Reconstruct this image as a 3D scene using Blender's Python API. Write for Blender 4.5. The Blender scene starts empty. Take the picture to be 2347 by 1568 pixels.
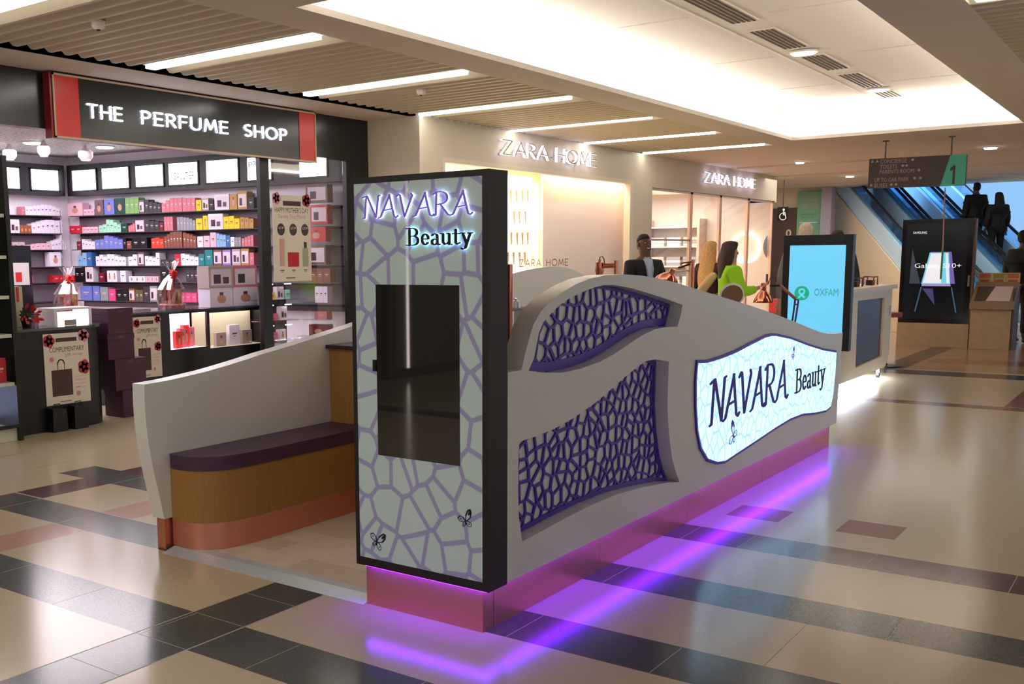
import bpy, math, random
from mathutils import Vector, Matrix
from mathutils.geometry import tessellate_polygon
random.seed(7)
S = bpy.context.scene
COL = S.collection
PI = math.pi
# ------------------------------------------------------------------ camera, world, exposure
FPX, CX, CY = 2338.225, 945.073, 914.673
CAMPOS = Vector((0, 0, 1.6))
YAW, PITCH, ROLL = 0.6508112, 0.1383782, -0.010667
_f = Vector((-math.sin(YAW)*math.cos(PITCH), math.cos(YAW)*math.cos(PITCH), -math.sin(PITCH)))
_r = Vector((math.cos(YAW), math.sin(YAW), 0)); _u = _r.cross(_f)
RI = _r*math.cos(ROLL)+_u*math.sin(ROLL); UP = -_r*math.sin(ROLL)+_u*math.cos(ROLL); FW = _f
cam = bpy.data.cameras.new('camera'); camo = bpy.data.objects.new('camera', cam); COL.objects.link(camo)
camo.matrix_world = Matrix(((RI.x, UP.x, -FW.x, 0), (RI.y, UP.y, -FW.y, 0), (RI.z, UP.z, -FW.z, 1.6), (0, 0, 0, 1)))
cam.sensor_width = 36; cam.lens = FPX/2347*36
cam.shift_x = (1173.5-CX)/2347; cam.shift_y = (CY-784)/2347
cam.clip_end = 200
S.camera = camo
S.view_settings.view_transform = 'Standard'; S.view_settings.look = 'None'
S.view_settings.exposure = 0.30; S.view_settings.gamma = 1; S.view_settings.use_curve_mapping = False
S.cycles.use_denoising = True
S.cycles.max_bounces = 8; S.cycles.sample_clamp_indirect = 6
w = bpy.data.worlds.new('world'); S.world = w; w.use_nodes = True
w.node_tree.nodes['Background'].inputs[0].default_value = (1.0, .965, .94, 1)
w.node_tree.nodes['Background'].inputs[1].default_value = .42

def area(name, loc, size, power, color, rot=(0, 0, 0)):
    l = bpy.data.lights.new(name, 'AREA'); l.shape = 'RECTANGLE'; l.size, l.size_y = size; l.energy = power; l.color = color
    o = bpy.data.objects.new(name, l); o.location = loc; o.rotation_euler = rot; COL.objects.link(o); return o
# interiors of the two shops and the escalator hall (ceiling lamps of those rooms)
area('perfume_shop_ceiling_light', (-11.2, 6.8, 3.08), (4.0, 3.5), 230, (1, .9, .98))
area('homeware_shop_ceiling_light', (-9.4, 13.2, 2.95), (2.2, 5.0), 190, (1, .84, .66))
area('homeware_shop_rear_light', (-9.6, 19.8, 2.9), (2.5, 5.5), 270, (1, .95, .90))
area('far_lobby_fill', (-6.5, 24.5, 3.2), (6, 4), 130, (1, .93, .84))  # added area fill to brighten the far end beyond its small downlights
area('escalator_hall_light', (-4.5, 31.5, 8.2), (10, 5), 1500, (.5, .76, 1))
COVE_E, TUBE_E = 12.5, 9.0

# ------------------------------------------------------------------ pixel -> world (measured points of the photo put on real planes)
def ray(u, v): return (u-CX)/FPX*RI-(v-CY)/FPX*UP+FW
def OX(u, v, x): d = ray(u, v); return CAMPOS+d*(x/d.x)
def OY(u, v, y): d = ray(u, v); return CAMPOS+d*(y/d.y)
def OP(u, v, p, n): d = ray(u, v); return CAMPOS+d*((p-CAMPOS).dot(n)/d.dot(n))

# ------------------------------------------------------------------ materials
MATS = {}
def srgb(c):
    return tuple(((x/255)/12.92 if x/255 <= .04045 else ((x/255+.055)/1.055)**2.4) for x in c)+(1,)
def mat(name, rgb=(200, 200, 200), rough=.5, metal=0, emit=0, ecol=None, noise=0, nscale=30, spec=.5, coat=0, bump=0):
    if name in MATS: return MATS[name]
    m = bpy.data.materials.new(name); m.use_nodes = True; nt = m.node_tree; b = nt.nodes['Principled BSDF']
    c = srgb(rgb); b.inputs['Base Color'].default_value = c; b.inputs['Roughness'].default_value = rough
    b.inputs['Metallic'].default_value = metal; b.inputs['Specular IOR Level'].default_value = spec
    b.inputs['Coat Weight'].default_value = coat; b.inputs['Coat Roughness'].default_value = .05
    if emit: b.inputs['Emission Color'].default_value = srgb(ecol or rgb); b.inputs['Emission Strength'].default_value = emit
    if noise or bump:
        tc = nt.nodes.new('ShaderNodeTexCoord'); n = nt.nodes.new('ShaderNodeTexNoise'); n.inputs['Scale'].default_value = nscale
        n.inputs['Detail'].default_value = 4; nt.links.new(tc.outputs['Object'], n.inputs['Vector'])
        if noise:
            mx = nt.nodes.new('ShaderNodeMix'); mx.data_type = 'RGBA'
            mx.inputs[6].default_value = tuple(x*(1-noise) for x in c[:3])+(1,); mx.inputs[7].default_value = tuple(min(1, x*(1+noise)) for x in c[:3])+(1,)
            rp = nt.nodes.new('ShaderNodeMapRange'); rp.inputs[1].default_value = .35; rp.inputs[2].default_value = .65
            nt.links.new(n.outputs[0], rp.inputs[0]); nt.links.new(rp.outputs[0], mx.inputs[0]); nt.links.new(mx.outputs[2], b.inputs['Base Color'])
        if bump:
            bp = nt.nodes.new('ShaderNodeBump'); bp.inputs['Strength'].default_value = bump; bp.inputs['Distance'].default_value = .01
            nt.links.new(n.outputs[0], bp.inputs['Height']); nt.links.new(bp.outputs[0], b.inputs['Normal'])
    MATS[name] = m; return m
def glassm(name, tint=(1, 1, 1), refl=.10):
    if name in MATS: return MATS[name]
    m = bpy.data.materials.new(name); m.use_nodes = True; nt = m.node_tree; nt.nodes.remove(nt.nodes['Principled BSDF'])
    t = nt.nodes.new('ShaderNodeBsdfTransparent'); t.inputs[0].default_value = tint+(1,)
    g = nt.nodes.new('ShaderNodeBsdfGlossy'); g.inputs['Roughness'].default_value = .03
    x = nt.nodes.new('ShaderNodeMixShader'); x.inputs[0].default_value = refl
    nt.links.new(t.outputs[0], x.inputs[1]); nt.links.new(g.outputs[0], x.inputs[2]); nt.links.new(x.outputs[0], nt.nodes['Material Output'].inputs[0])
    MATS[name] = m; return m
def cellmat(name, base, line, scale, width, axes, emit=0, rough=.25, coat=.6, fade=0, spec=.5):
    """pebble pattern: cells of colour base divided by bands of colour line"""
    m = bpy.data.materials.new(name); m.use_nodes = True; nt = m.node_tree; b = nt.nodes['Principled BSDF']
    tc = nt.nodes.new('ShaderNodeTexCoord'); sp = nt.nodes.new('ShaderNodeSeparateXYZ'); cb = nt.nodes.new('ShaderNodeCombineXYZ')
    nt.links.new(tc.outputs['Object'], sp.inputs[0]); nt.links.new(sp.outputs[axes[0]], cb.inputs[0]); nt.links.new(sp.outputs[axes[1]], cb.inputs[1])
    v = nt.nodes.new('ShaderNodeTexVoronoi'); v.feature = 'DISTANCE_TO_EDGE'; v.inputs['Scale'].default_value = scale; v.voronoi_dimensions = '2D'
    mp = nt.nodes.new('ShaderNodeMapping'); mp.inputs['Scale'].default_value = (1.15, 1, 1)
    nt.links.new(cb.outputs[0], mp.inputs[0]); nt.links.new(mp.outputs[0], v.inputs['Vector'])
    r = nt.nodes.new('ShaderNodeMapRange'); r.inputs[1].default_value = width*.85; r.inputs[2].default_value = width*1.15+fade
    nt.links.new(v.outputs['Distance'], r.inputs[0])
    mx = nt.nodes.new('ShaderNodeMix'); mx.data_type = 'RGBA'; mx.inputs[6].default_value = srgb(line); mx.inputs[7].default_value = srgb(base)
    nt.links.new(r.outputs[0], mx.inputs[0]); nt.links.new(mx.outputs[2], b.inputs['Base Color'])
    b.inputs['Roughness'].default_value = rough; b.inputs['Coat Weight'].default_value = coat; b.inputs['Coat Roughness'].default_value = .012
    b.inputs['Specular IOR Level'].default_value = spec
    if emit: nt.links.new(mx.outputs[2], b.inputs['Emission Color']); b.inputs['Emission Strength'].default_value = emit
    MATS[name] = m; return m
def woodm(name, rgb, rgb2):
    m = bpy.data.materials.new(name); m.use_nodes = True; nt = m.node_tree; b = nt.nodes['Principled BSDF']
    tc = nt.nodes.new('ShaderNodeTexCoord'); mp = nt.nodes.new('ShaderNodeMapping'); mp.inputs['Scale'].default_value = (60, 60, 3)
    n = nt.nodes.new('ShaderNodeTexNoise'); n.inputs['Scale'].default_value = 2; n.inputs['Detail'].default_value = 6
    mx = nt.nodes.new('ShaderNodeMix'); mx.data_type = 'RGBA'; mx.inputs[6].default_value = srgb(rgb); mx.inputs[7].default_value = srgb(rgb2)
    nt.links.new(tc.outputs['Object'], mp.inputs[0]); nt.links.new(mp.outputs[0], n.inputs['Vector']); nt.links.new(n.outputs[0], mx.inputs[0])
    nt.links.new(mx.outputs[2], b.inputs['Base Color']); b.inputs['Roughness'].default_value = .45
    MATS[name] = m; return m
WHITE = mat('white_solid_surface', (232, 231, 226), .2, spec=.5)
PAINT = mat('ceiling_paint', (212, 202, 190), .8)
COPPER = mat('brushed_copper', (224, 152, 130), .32, .8)
COPPERP = mat('polished_copper', (222, 140, 110), .12, 1)
BLACK = mat('black_laminate', (14, 13, 14), .35)
BLACKG = mat('gloss_black', (10, 10, 12), .12)
DARKBR = mat('dark_bronze_frame', (34, 28, 26), .5)
PURPLE = mat('purple_acrylic', (80, 42, 176), .35)
CHROME = mat('chrome', (210, 210, 215), .15, 1)
WLIGHT = mat('white_light', (255, 250, 242), .5, emit=5)
GLASS = glassm('shop_glass')
SHELFG = glassm('shelf_glass', (.85, .9, .88), .15)
def L(name, rgb, e): return mat(name, rgb, .5, emit=e)

# ------------------------------------------------------------------ mesh helpers
def tag(o, label=None, cat=None, group=None, kind=None):
    if label: o['label'] = label
    if cat: o['category'] = cat
    if group: o['group'] = group
    if kind: o['kind'] = kind
    return o
def thing(name, loc, label, cat, group=None, rotz=0):
    o = bpy.data.objects.new(name, None); COL.objects.link(o); o.location = loc; o.rotation_euler = (0, 0, rotz); o.empty_display_size = .1
    return tag(o, label, cat, group)
class Fr:
    """a frame: origin, right axis, up axis; normal = right x up"""
    def __init__(s, o, r, u): s.o = Vector(o); s.r = Vector(r).normalized(); s.u = Vector(u).normalized(); s.n = s.r.cross(s.u)
    def __call__(s, a, b, c=0): return s.o+s.r*a+s.u*b+s.n*c
W3 = Fr((0, 0, 0), (1, 0, 0), (0, 1, 0))
def FX(x, y=0, z=0): return Fr((x, y, z), (0, 1, 0), (0, 0, 1))      # faces +X
def FY(y, x=0, z=0): return Fr((x, y, z), (1, 0, 0), (0, 0, 1))      # faces -Y
class MB:
    def __init__(s): s.v = []; s.f = []; s.m = []; s.mats = []; s.sm = []
    def mi(s, m):
        if m not in s.mats: s.mats.append(m)
        return s.mats.index(m)
    def add(s, vs, fs, m, smooth=False):
        n = len(s.v); s.v += [Vector(p) for p in vs]; k = s.mi(m)
        for f in fs: s.f.append([i+n for i in f]); s.m.append(k); s.sm.append(smooth)
        return s
    def box(s, a, b, m, fr=None):
        fr = fr or W3; x0, x1 = sorted((a[0], b[0])); y0, y1 = sorted((a[1], b[1])); z0, z1 = sorted((a[2], b[2]))
        P = [fr(x, y, z) for z in (z0, z1) for y in (y0, y1) for x in (x0, x1)]
        return s.add(P, [(0, 2, 3, 1), (4, 5, 7, 6), (0, 1, 5, 4), (2, 6, 7, 3), (0, 4, 6, 2), (1, 3, 7, 5)], m)
    def prism(s, fr, poly, c0, c1, m, mside=None, smooth=False, caps=True):
        n = len(poly); ar = sum(poly[i][0]*poly[(i+1) % n][1]-poly[(i+1) % n][0]*poly[i][1] for i in range(n))
        if ar < 0: poly = list(reversed(poly))
        P = [fr(a, b, c0) for a, b in poly]; Q = [fr(a, b, c1) for a, b in poly]
        if caps: s.add(Q, [list(range(n))], m); s.add(P, [list(range(n-1, -1, -1))], m)
        return s.add(P+Q, [(i, (i+1) % n, n+(i+1) % n, n+i) for i in range(n)], mside or m, smooth)
    def tube(s, pts, r, m, n=8, caps=True, smooth=True):
        pts = [Vector(p) for p in pts]; rs = r if isinstance(r, (list, tuple)) else [r]*len(pts)
        rings = []; ref = None
        for i, p in enumerate(pts):
            t = (pts[min(i+1, len(pts)-1)]-pts[max(i-1, 0)]).normalized()
            if ref is None or abs(ref.dot(t)) > .95: ref = Vector((0, 0, 1)) if abs(t.z) < .9 else Vector((1, 0, 0))
            a = t.cross(ref).normalized(); b = t.cross(a); ref = -b if False else ref
            rings.append([p+a*math.cos(2*PI*k/n)*rs[i]+b*math.sin(2*PI*k/n)*rs[i] for k in range(n)])
        V = [q for g in rings for q in g]; F = []
        for i in range(len(pts)-1):
            for k in range(n): F.append((i*n+k, i*n+(k+1) % n, (i+1)*n+(k+1) % n, (i+1)*n+k))
        if caps: F.append(tuple(range(n-1, -1, -1))); F.append(tuple((len(pts)-1)*n+k for k in range(n)))
        return s.add(V, F, m, smooth)
    def lathe(s, prof, c, m, n=24, ax=None, smooth=True):
        """prof: (radius, height) along axis ax from c"""
        ax = Vector(ax or (0, 0, 1)).normalized(); a = ax.orthogonal().normalized(); b = ax.cross(a); c = Vector(c)
        V = [c+ax*h+(a*math.cos(2*PI*k/n)+b*math.sin(2*PI*k/n))*max(r, 1e-4) for r, h in prof for k in range(n)]
        F = [(i*n+k, i*n+(k+1) % n, (i+1)*n+(k+1) % n, (i+1)*n+k) for i in range(len(prof)-1) for k in range(n)]
        return s.add(V, F, m, smooth)
    def disc(s, fr, cx, cy, r, c0, c1, m, n=20, ry=None):
        ry = ry or r
        return s.prism(fr, [(cx+r*math.cos(2*PI*k/n), cy+ry*math.sin(2*PI*k/n)) for k in range(n)], c0, c1, m)
    def holed(s, fr, outer, holes, c0, c1, m):
        """plate with holes"""
        loops = [outer]+holes; flat = [p for l in loops for p in l]
        tri = tessellate_polygon([[Vector((a, b, 0)) for a, b in l] for l in loops])
        def area2(t): (ax, ay), (bx, by), (cx, cy) = (flat[i] for i in t); return (bx-ax)*(cy-ay)-(cx-ax)*(by-ay)
        tri = [t if area2(t) > 0 else t[::-1] for t in tri]
        s.add([fr(a, b, c1) for a, b in flat], tri, m); s.add([fr(a, b, c0) for a, b in flat], [t[::-1] for t in tri], m)
        for k, l in enumerate(loops):
            s.prism(fr, l, c0, c1, m, caps=False, smooth=True)
        return s
    def build(s, name, parent=None, label=None, cat=None, group=None, kind=None, origin=None, bevel=0):
        me = bpy.data.meshes.new(name); o = bpy.data.objects.new(name, me); COL.objects.link(o)
        if parent is not None: org = Vector(parent.location) if parent.parent is None else Vector(parent.location)+Vector(parent.parent.location); o.parent = parent
        if parent is not None and getattr(s, 'local', False): org = Vector((0, 0, 0))
        if parent is None:
            if origin is not None: org = Vector(origin)
            else:
                xs = [p.x for p in s.v]; ys = [p.y for p in s.v]; zs = [p.z for p in s.v]
                org = Vector(((min(xs)+max(xs))/2, (min(ys)+max(ys))/2, min(zs)))
            o.location = org
        me.from_pydata([tuple(p-org) for p in s.v], [], s.f)
        for m in s.mats: me.materials.append(m)
        me.polygons.foreach_set('material_index', s.m); me.polygons.foreach_set('use_smooth', s.sm)
        me.validate(); me.update()
        if any(s.sm):
            try: me.set_sharp_from_angle(angle=.7)
            except Exception: pass
        if bevel:
            b = o.modifiers.new('bevel', 'BEVEL'); b.width = bevel; b.segments = 2; b.limit_method = 'ANGLE'
        return tag(o, label, cat, group, kind)
def bx(a, b, m): return MB().box(a, b, m)

# ------------------------------------------------------------------ lettering
def arc(cx, cy, rx, ry, a0, a1, n=10): return [(cx+rx*math.cos(math.radians(a0+(a1-a0)*i/n)), cy+ry*math.sin(math.radians(a0+(a1-a0)*i/n))) for i in range(n+1)]
SANS = {
 'T': (.62, [[(0, 1), (.62, 1)], [(.31, 1), (.31, 0)]]), 'H': (.62, [[(0, 0), (0, 1)], [(.62, 0), (.62, 1)], [(0, .52), (.62, .52)]]),
 'E': (.48, [[(.48, 1), (0, 1), (0, 0), (.48, 0)], [(0, .52), (.44, .52)]]), 'F': (.46, [[(.46, 1), (0, 1), (0, 0)], [(0, .52), (.42, .52)]]),
 'P': (.48, [[(0, 0), (0, 1), (.2, 1)]+arc(.22, .74, .26, .26, 90, -90)+[(0, .48)]]),
 'R': (.52, [[(0, 0), (0, 1), (.2, 1)]+arc(.22, .74, .26, .26, 90, -90)+[(0, .48)], [(.2, .48), (.52, 0)]]),
 'U': (.62, [[(0, 1), (0, .3)]+arc(.31, .31, .31, .31, 180, 360)+[(.62, 1)]]),
 'M': (.82, [[(0, 0), (.12, 1), (.41, .2), (.7, 1), (.82, 0)]]),
 'S': (.48, [arc(.24, .75, .22, .25, 50, 270, 10)+arc(.24, .25, .24, .25, 90, -140, 12)]),
 'O': (.84, [arc(.42, .5, .42, .5, 0, 360, 26)]), 'Z': (.6, [[(0, 1), (.58, 1), (0, 0), (.6, 0)]]),
 'A': (.72, [[(0, 0), (.36, 1), (.72, 0)], [(.14, .33), (.58, .33)]]), 'X': (.6, [[(0, 0), (.6, 1)], [(0, 1), (.6, 0)]]), ' ': (.35, [])}
ROMAN = {  # calligraphic capitals of the kiosk brand
 'N': (.62, [[(-.02, .93), (.08, .97), (.16, 1), (.5, .03)], [(.13, .95), (.06, .02), (0, 0)], [(.5, .03), (.6, .98), (.66, 1)]]),
 'A': (.7, [[(-.03, 0), (.06, .04), (.42, 1)], [(.4, 1), (.5, .45), (.58, .05), (.66, .0), (.72, .07)], [(.17, .33), (.5, .38)]]),
 'V': (.62, [[(-.03, .9), (.06, 1), (.1, .97), (.27, .02)], [(.27, .02), (.56, .92), (.52, 1)]]),
 'R': (.64, [[(.02, 0), (.09, .03), (.12, 1)], [(0, .9), (.12, 1), (.3, 1)]+arc(.3, .75, .2, .25, 90, -80, 8)+[(.14, .47)], [(.24, .5), (.52, .03), (.62, .0)]])}
SERIF = {  # bold serif for the word under it
 'B': (.66, [[(.0, .02), (.24, .02)], [(.0, .98), (.24, .98)], [(.14, 0), (.14, 1)], [(.14, .98), (.34, .98)]+arc(.34, .76, .18, .22, 90, -90, 8)+[(.14, .54)], [(.14, .54), (.36, .54)]+arc(.36, .28, .21, .26, 90, -90, 8)+[(.14, .02)]]),
 'e': (.46, [[(.08, .36), (.38, .36)]+arc(.24, .34, .16, .3, 5, 320, 14)]),
 'a': (.5, [arc(.22, .5, .13, .14, 160, 10, 6)+[(.35, .1), (.4, .02), (.46, .04)], arc(.21, .18, .13, .16, 60, 330, 10)]),
 'u': (.54, [[(0, .64), (.1, .64)], [(.1, .64), (.1, .16), (.18, .04), (.28, .06), (.38, .16)], [(.32, .64), (.4, .64)], [(.4, .64), (.4, .02), (.5, .02)]]),
 't': (.36, [[(.0, .62), (.32, .62)], [(.14, .86), (.14, .12), (.2, .03), (.32, .1)]]),
 'y': (.52, [[(0, .64), (.16, .64)], [(.08, .64), (.26, .06)], [(.34, .64), (.52, .64)], [(.44, .64), (.2, -.2), (.08, -.26), (.03, -.2)]])}
def nibhull(p, q, w, h, k):
    pts = [(c[0]+w/2*math.cos(2*PI*i/k+PI/k), c[1]+h/2*math.sin(2*PI*i/k+PI/k)) for c in (p, q) for i in range(k)]
    pts = sorted(set((round(a, 6), round(b, 6)) for a, b in pts))
    def half(P):
        o = []
        for p_ in P:
            while len(o) > 1 and (o[-1][0]-o[-2][0])*(p_[1]-o[-2][1])-(o[-1][1]-o[-2][1])*(p_[0]-o[-2][0]) <= 0: o.pop()
            o.append(p_)
        return o[:-1]
    return half(pts)+half(pts[::-1])
def letter_mb(fr, font, ch, x, y, H, sx, nw, nh, c0, c1, m, mside=None, k=8):
    b = MB()
    for st in font[ch][1]:
        for i in range(len(st)-1):
            p = (x+st[i][0]*H*sx, y+st[i][1]*H); q = (x+st[i+1][0]*H*sx, y+st[i+1][1]*H)
            b.prism(fr, nibhull(p, q, nw, nh, k), c0, c1+random.uniform(0, .0004), m, mside)
    return b
def word(parent, fr, font, text, x0, x1, y, H, gap, nw, nh, c0, c1, m, mside=None, k=8, name='letter', one=False):
    tot = sum(font[c][0] for c in text)+gap*(len(text)-1); sx = (x1-x0)/(tot*H); x = x0; big = MB()
    for c in text:
        if c != ' ':
            b = letter_mb(fr, font, c, x, y, H, sx, nw, nh, c0, c1, m, mside, k)
            if one:
                for mm in b.mats: big.mi(mm)
                n = len(big.v); big.v += b.v; big.f += [[i+n for i in f] for f in b.f]; big.m += [big.mi(b.mats[i]) for i in b.m]; big.sm += b.sm
            else: b.build(name, parent)
        x += (font[c][0]+gap)*H*sx
    if one: big.build(name, parent)
def text(parent, fr, s, x0, x1, y0, y1, m, c=.002, name='lettering', thick=.001, mb=None):
    """small print set in the built-in sans, fitted to a box"""
    cu = bpy.data.curves.new('t', 'FONT'); cu.body = s; cu.resolution_u = 2; o = bpy.data.objects.new('t', cu); COL.objects.link(o)
    bpy.context.view_layer.update(); dg = bpy.context.evaluated_depsgraph_get(); me = bpy.data.meshes.new_from_object(o.evaluated_get(dg))
    xs = [v.co.x for v in me.vertices]; ys = [v.co.y for v in me.vertices]
    ax, bx_ = min(xs), max(xs); ay, by = min(ys), max(ys); b = mb or MB()
    b.add([fr(x0+(v.co.x-ax)/(bx_-ax)*(x1-x0), y0+(v.co.y-ay)/(by-ay)*(y1-y0), c) for v in me.vertices], [tuple(p.vertices) for p in me.polygons], m)
    bpy.data.objects.remove(o); bpy.data.curves.remove(cu); bpy.data.meshes.remove(me)
    if mb is None: return b.build(name, parent)

# ================================================================== SETTING: floor
BEI = mat('beige_terrazzo', (192, 177, 148), .17, noise=.06, nscale=140, spec=.34)
DRK = mat('dark_green_granite', (74, 77, 72), .175, noise=.35, nscale=180, spec=.34)
DPL = mat('purple_brown_granite', (92, 76, 76), .15, noise=.12, nscale=180, spec=.34)
MAR = mat('maroon_stone', (88, 62, 62), .15, noise=.15, nscale=150, spec=.34)
RED = mat('red_brown_stone', (146, 108, 96), .15, noise=.1, nscale=150, spec=.34)
PNK = mat('pink_stone', (192, 148, 132), .15, noise=.1, nscale=120, spec=.34)
GRT = mat('pale_grout', (156, 148, 128), .5); TAN = mat('tan_stone', (176, 142, 110), .18, noise=.08, nscale=60, spec=.6)
def build_floor():
    X0, X1, Y0, Y1 = -14.6, 5, -9, 29.5; R = []
    R.append((-12, 5, 15.3, 29.5, TAN))
    R += [(-9, 5, 2.64, 2.965, DRK), (-6.435, 5, 3.53, 3.855, DRK), (-6.76, 5, 4.42, 4.745, DRK), (-6, 5, 5.39, 5.71, DPL), (-9, 5, .6, .925, DRK), (-9, 5, -1.6, -1.28, DRK)]
    R += [(-3.53, -3.2, -9, 3.5, DRK)]
    R += [(-6.44, -6.12, 3.87, 4.42, MAR), (-6.43, -6.1, 4.745, 5.6, MAR), (-5.47, -5.15, 3.865, 4.42, PNK), (-5.47, -5.16, 2.975, 3.52, PNK), (-2.19, -1.87, 6.06, 6.37, RED), (-1.54, -1.22, 6.05, 6.37, RED)]
    R += [(-.56, .3, 5.39, 5.71, MAR), (-2.9, 5, 11.72, 11.98, RED), (-1.45, 1, 12.0, 13.8, RED), (-7, 5, 14.6, 15.15, DRK), (-3.42, -3.08, 15.2, 22, DRK), (-3, 5, 16.3, 17.0, RED), (-7, 5, 22, 22.4, DRK)]
    g = .0030
    for y in (2.64, 3.53, 4.42, 5.39):
        for k in range(-22, 8): xx = -1.88+.325*k; R.append((xx-g*.6, xx+g*.6, y+.004, y+.32, GRT if y > 5 or k % 2 else DRK))
    for y in (2.31-.655, 1.98-.655, 2.31, 2.64, 2.965, 3.29): R.append((-3.525, -3.205, y-g*.6, y+g*.6, GRT))
    R += [(-3.536, -3.528, -9, 3.5, GRT), (-3.203, -3.193, -9, 3.5, GRT), (-1.224, -1.219, -9, 2.64, DPL), (-1.223, -1.2205, 2.965, 3.53, MAR), (-1.223, -1.2205, 3.86, 4.42, MAR)]
    xs = sorted(set([X0, X1]+[round(v, 4) for r in R for v in r[:2]])); ys = sorted(set([Y0, Y1]+[round(v, 4) for r in R for v in r[2:4]]))
    xs = [x for x in xs if X0 <= x <= X1]; ys = [y for y in ys if Y0 <= y <= Y1]
    b = MB(); mats = [BEI, DRK, DPL, MAR, RED, PNK, GRT, TAN]
    for m in mats: b.mi(m)
    nx, ny = len(xs), len(ys); b.v = [Vector((x, y, 0)) for y in ys for x in xs]
    for j in range(ny-1):
        cy = (ys[j]+ys[j+1])/2; act = [r for r in R if r[2] < cy < r[3]]
        for i in range(nx-1):
            cx = (xs[i]+xs[i+1])/2; m = BEI
            for r in act:
                if r[0] < cx < r[1]: m = r[4]
            b.f.append([j*nx+i, j*nx+i+1, (j+1)*nx+i+1, (j+1)*nx+i]); b.m.append(mats.index(m)); b.sm.append(False)
    b.build('floor', kind='structure', origin=(0, 0, 0))
build_floor()

# ================================================================== SETTING: ceiling
CZ = 3.275
b = MB()
YW0, YW1 = 5.25, 16.0; XW0, XW1 = -4.95, -1.93
for x0, x1, y0, y1 in ((-8.3, -7.56, -9, 10.05), (-5.39, XW0, -9, 17), (XW1, -1.36, -9, 17), (XW0, XW1, -9, YW0), (XW0, XW1, YW1, 17), (1.6, 5, -9, 17)):
    b.box((x0, y0, CZ), (x1, y1, CZ+.05), PAINT)
b.box((-13, 17, CZ), (5, 29.3, CZ+.05), PAINT); b.box((-7.5, 16.45, CZ), (-5.39, 17, CZ+.05), PAINT); b.box((-1.36, 14.9, CZ), (1.6, 17, CZ+.05), PAINT)
b.box((-13, 17.05, 3.6), (5, 29.3, 3.65), PAINT)
b.build('ceiling', kind='structure')
b = MB(); CW = mat('cove_paint', (232, 226, 216), .9)   # the raised well: walls set back behind the lip
b.box((XW0-.3, YW0-.3, 3.8), (XW1+.3, YW1+.3, 3.85), CW)
b.box((XW0-.35, YW0-.35, CZ+.05), (XW0-.3, YW1+.35, 3.85), CW); b.box((XW1+.3, YW0-.35, CZ+.05), (XW1+.35, YW1+.35, 3.85), CW)
b.box((XW0-.35, YW0-.35, CZ+.05), (XW1+.35, YW0-.3, 3.85), CW); b.box((XW0-.35, YW1+.3, CZ+.05), (XW1+.35, YW1+.35, 3.85), CW)
for y in (7.0, 9.5, 12.0, 14.4): b.box((XW0+.3, y, 3.795), (-3.86, y+.02, 3.8), PAINT); b.box((-3.3, y+.3, 3.795), (XW1-.3, y+.32, 3.8), PAINT)
b.box((-3.92, YW0, 3.785), (-3.86, YW1, 3.8), CW)
b.build('ceiling_well', kind='structure').name = 'ceiling.001'
# dark voids over the slatted bays
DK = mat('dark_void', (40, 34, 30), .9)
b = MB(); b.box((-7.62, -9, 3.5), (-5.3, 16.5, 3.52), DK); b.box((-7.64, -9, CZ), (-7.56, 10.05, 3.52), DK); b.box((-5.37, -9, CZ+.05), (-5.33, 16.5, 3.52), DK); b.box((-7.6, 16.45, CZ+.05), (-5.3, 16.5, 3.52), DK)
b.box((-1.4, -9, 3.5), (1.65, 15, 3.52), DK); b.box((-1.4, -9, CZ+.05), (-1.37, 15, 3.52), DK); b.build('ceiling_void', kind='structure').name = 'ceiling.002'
SL = mat('slat_metal', (206, 194, 168), .5, .1)
def slats(x0, x1, y0, y1, skip, name):
    b = MB(); n = int((y1-y0)/.155)
    for i in range(n):
        y = y0+i*.155
        if any(abs(y+.06-t) < .1 for t in skip): continue
        fr = Fr((x0, y, CZ), (0, 1, 0), (0, 0, 1))
        b.prism(fr, [(.155-p, q) for p, q in ((0, .012), (.012, 0), (.05, 0), (.15, .085), (.13, .095))], 0, x1-x0, SL)
    b.build(name, kind='structure')
TY = [4.0, 6.03, 8.04, 10.03, 12.1, 14.2, 16.26]
slats(-7.52, -5.39, -9, 16.4, TY, 'trim_1')
slats(-1.36, 1.6, -9, 14.8, [8.0, 11.2], 'trim_2')
TUB = L('tube_light', (255, 250, 240), TUBE_E)
for i, y in enumerate([-.1, 1.95]+TY):
    lab = ['strip light nearest the camera, left ceiling'] * 3+['long white strip light above the left red end of the shop sign', 'long white strip light in the slats, second from the front', 'strip light whose end meets the corner of the cream facade', 'strip light in the slats above the first lit cream shop letters',
           'strip light in the slats above the right end of the shop window', 'last strip light at the far end of the slatted ceiling']
    t = thing('strip_light', (-6.47, y, CZ-.01), lab[i], 'ceiling light', 'strip lights across the slatted ceiling')
    MB().box((-7.46, y-.05, CZ-.012), (-5.47, y+.05, CZ+.02), TUB).build('diffuser', t)
    MB().box((-7.48, y-.065, CZ+.021), (-5.45, y+.065, CZ+.05), mat('fitting', (200, 195, 185), .5)).box((-7.2, y-.01, CZ+.05), (-7.18, y+.01, 3.499), MATS['fitting']).box((-5.8, y-.01, CZ+.05), (-5.78, y+.01, 3.499), MATS['fitting']).build('housing', t)
for y, lab in ((8.0, 'nearer strip light in the slatted ceiling at top right'), (11.2, 'farther strip light in the slatted ceiling at top right')):
    t = thing('strip_light', (-.2, y, CZ-.01), lab, 'ceiling light', 'strip lights in the right ceiling bay')
    MB().box((-1.3, y-.05, CZ-.012), (1.2, y+.05, CZ+.02), TUB).build('diffuser', t); MB().box((-1.32, y-.065, CZ+.021), (1.22, y+.065, CZ+.05), MATS['fitting']).build('housing', t)
CVE = L('cove_tube', (255, 250, 246), COVE_E)
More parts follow.
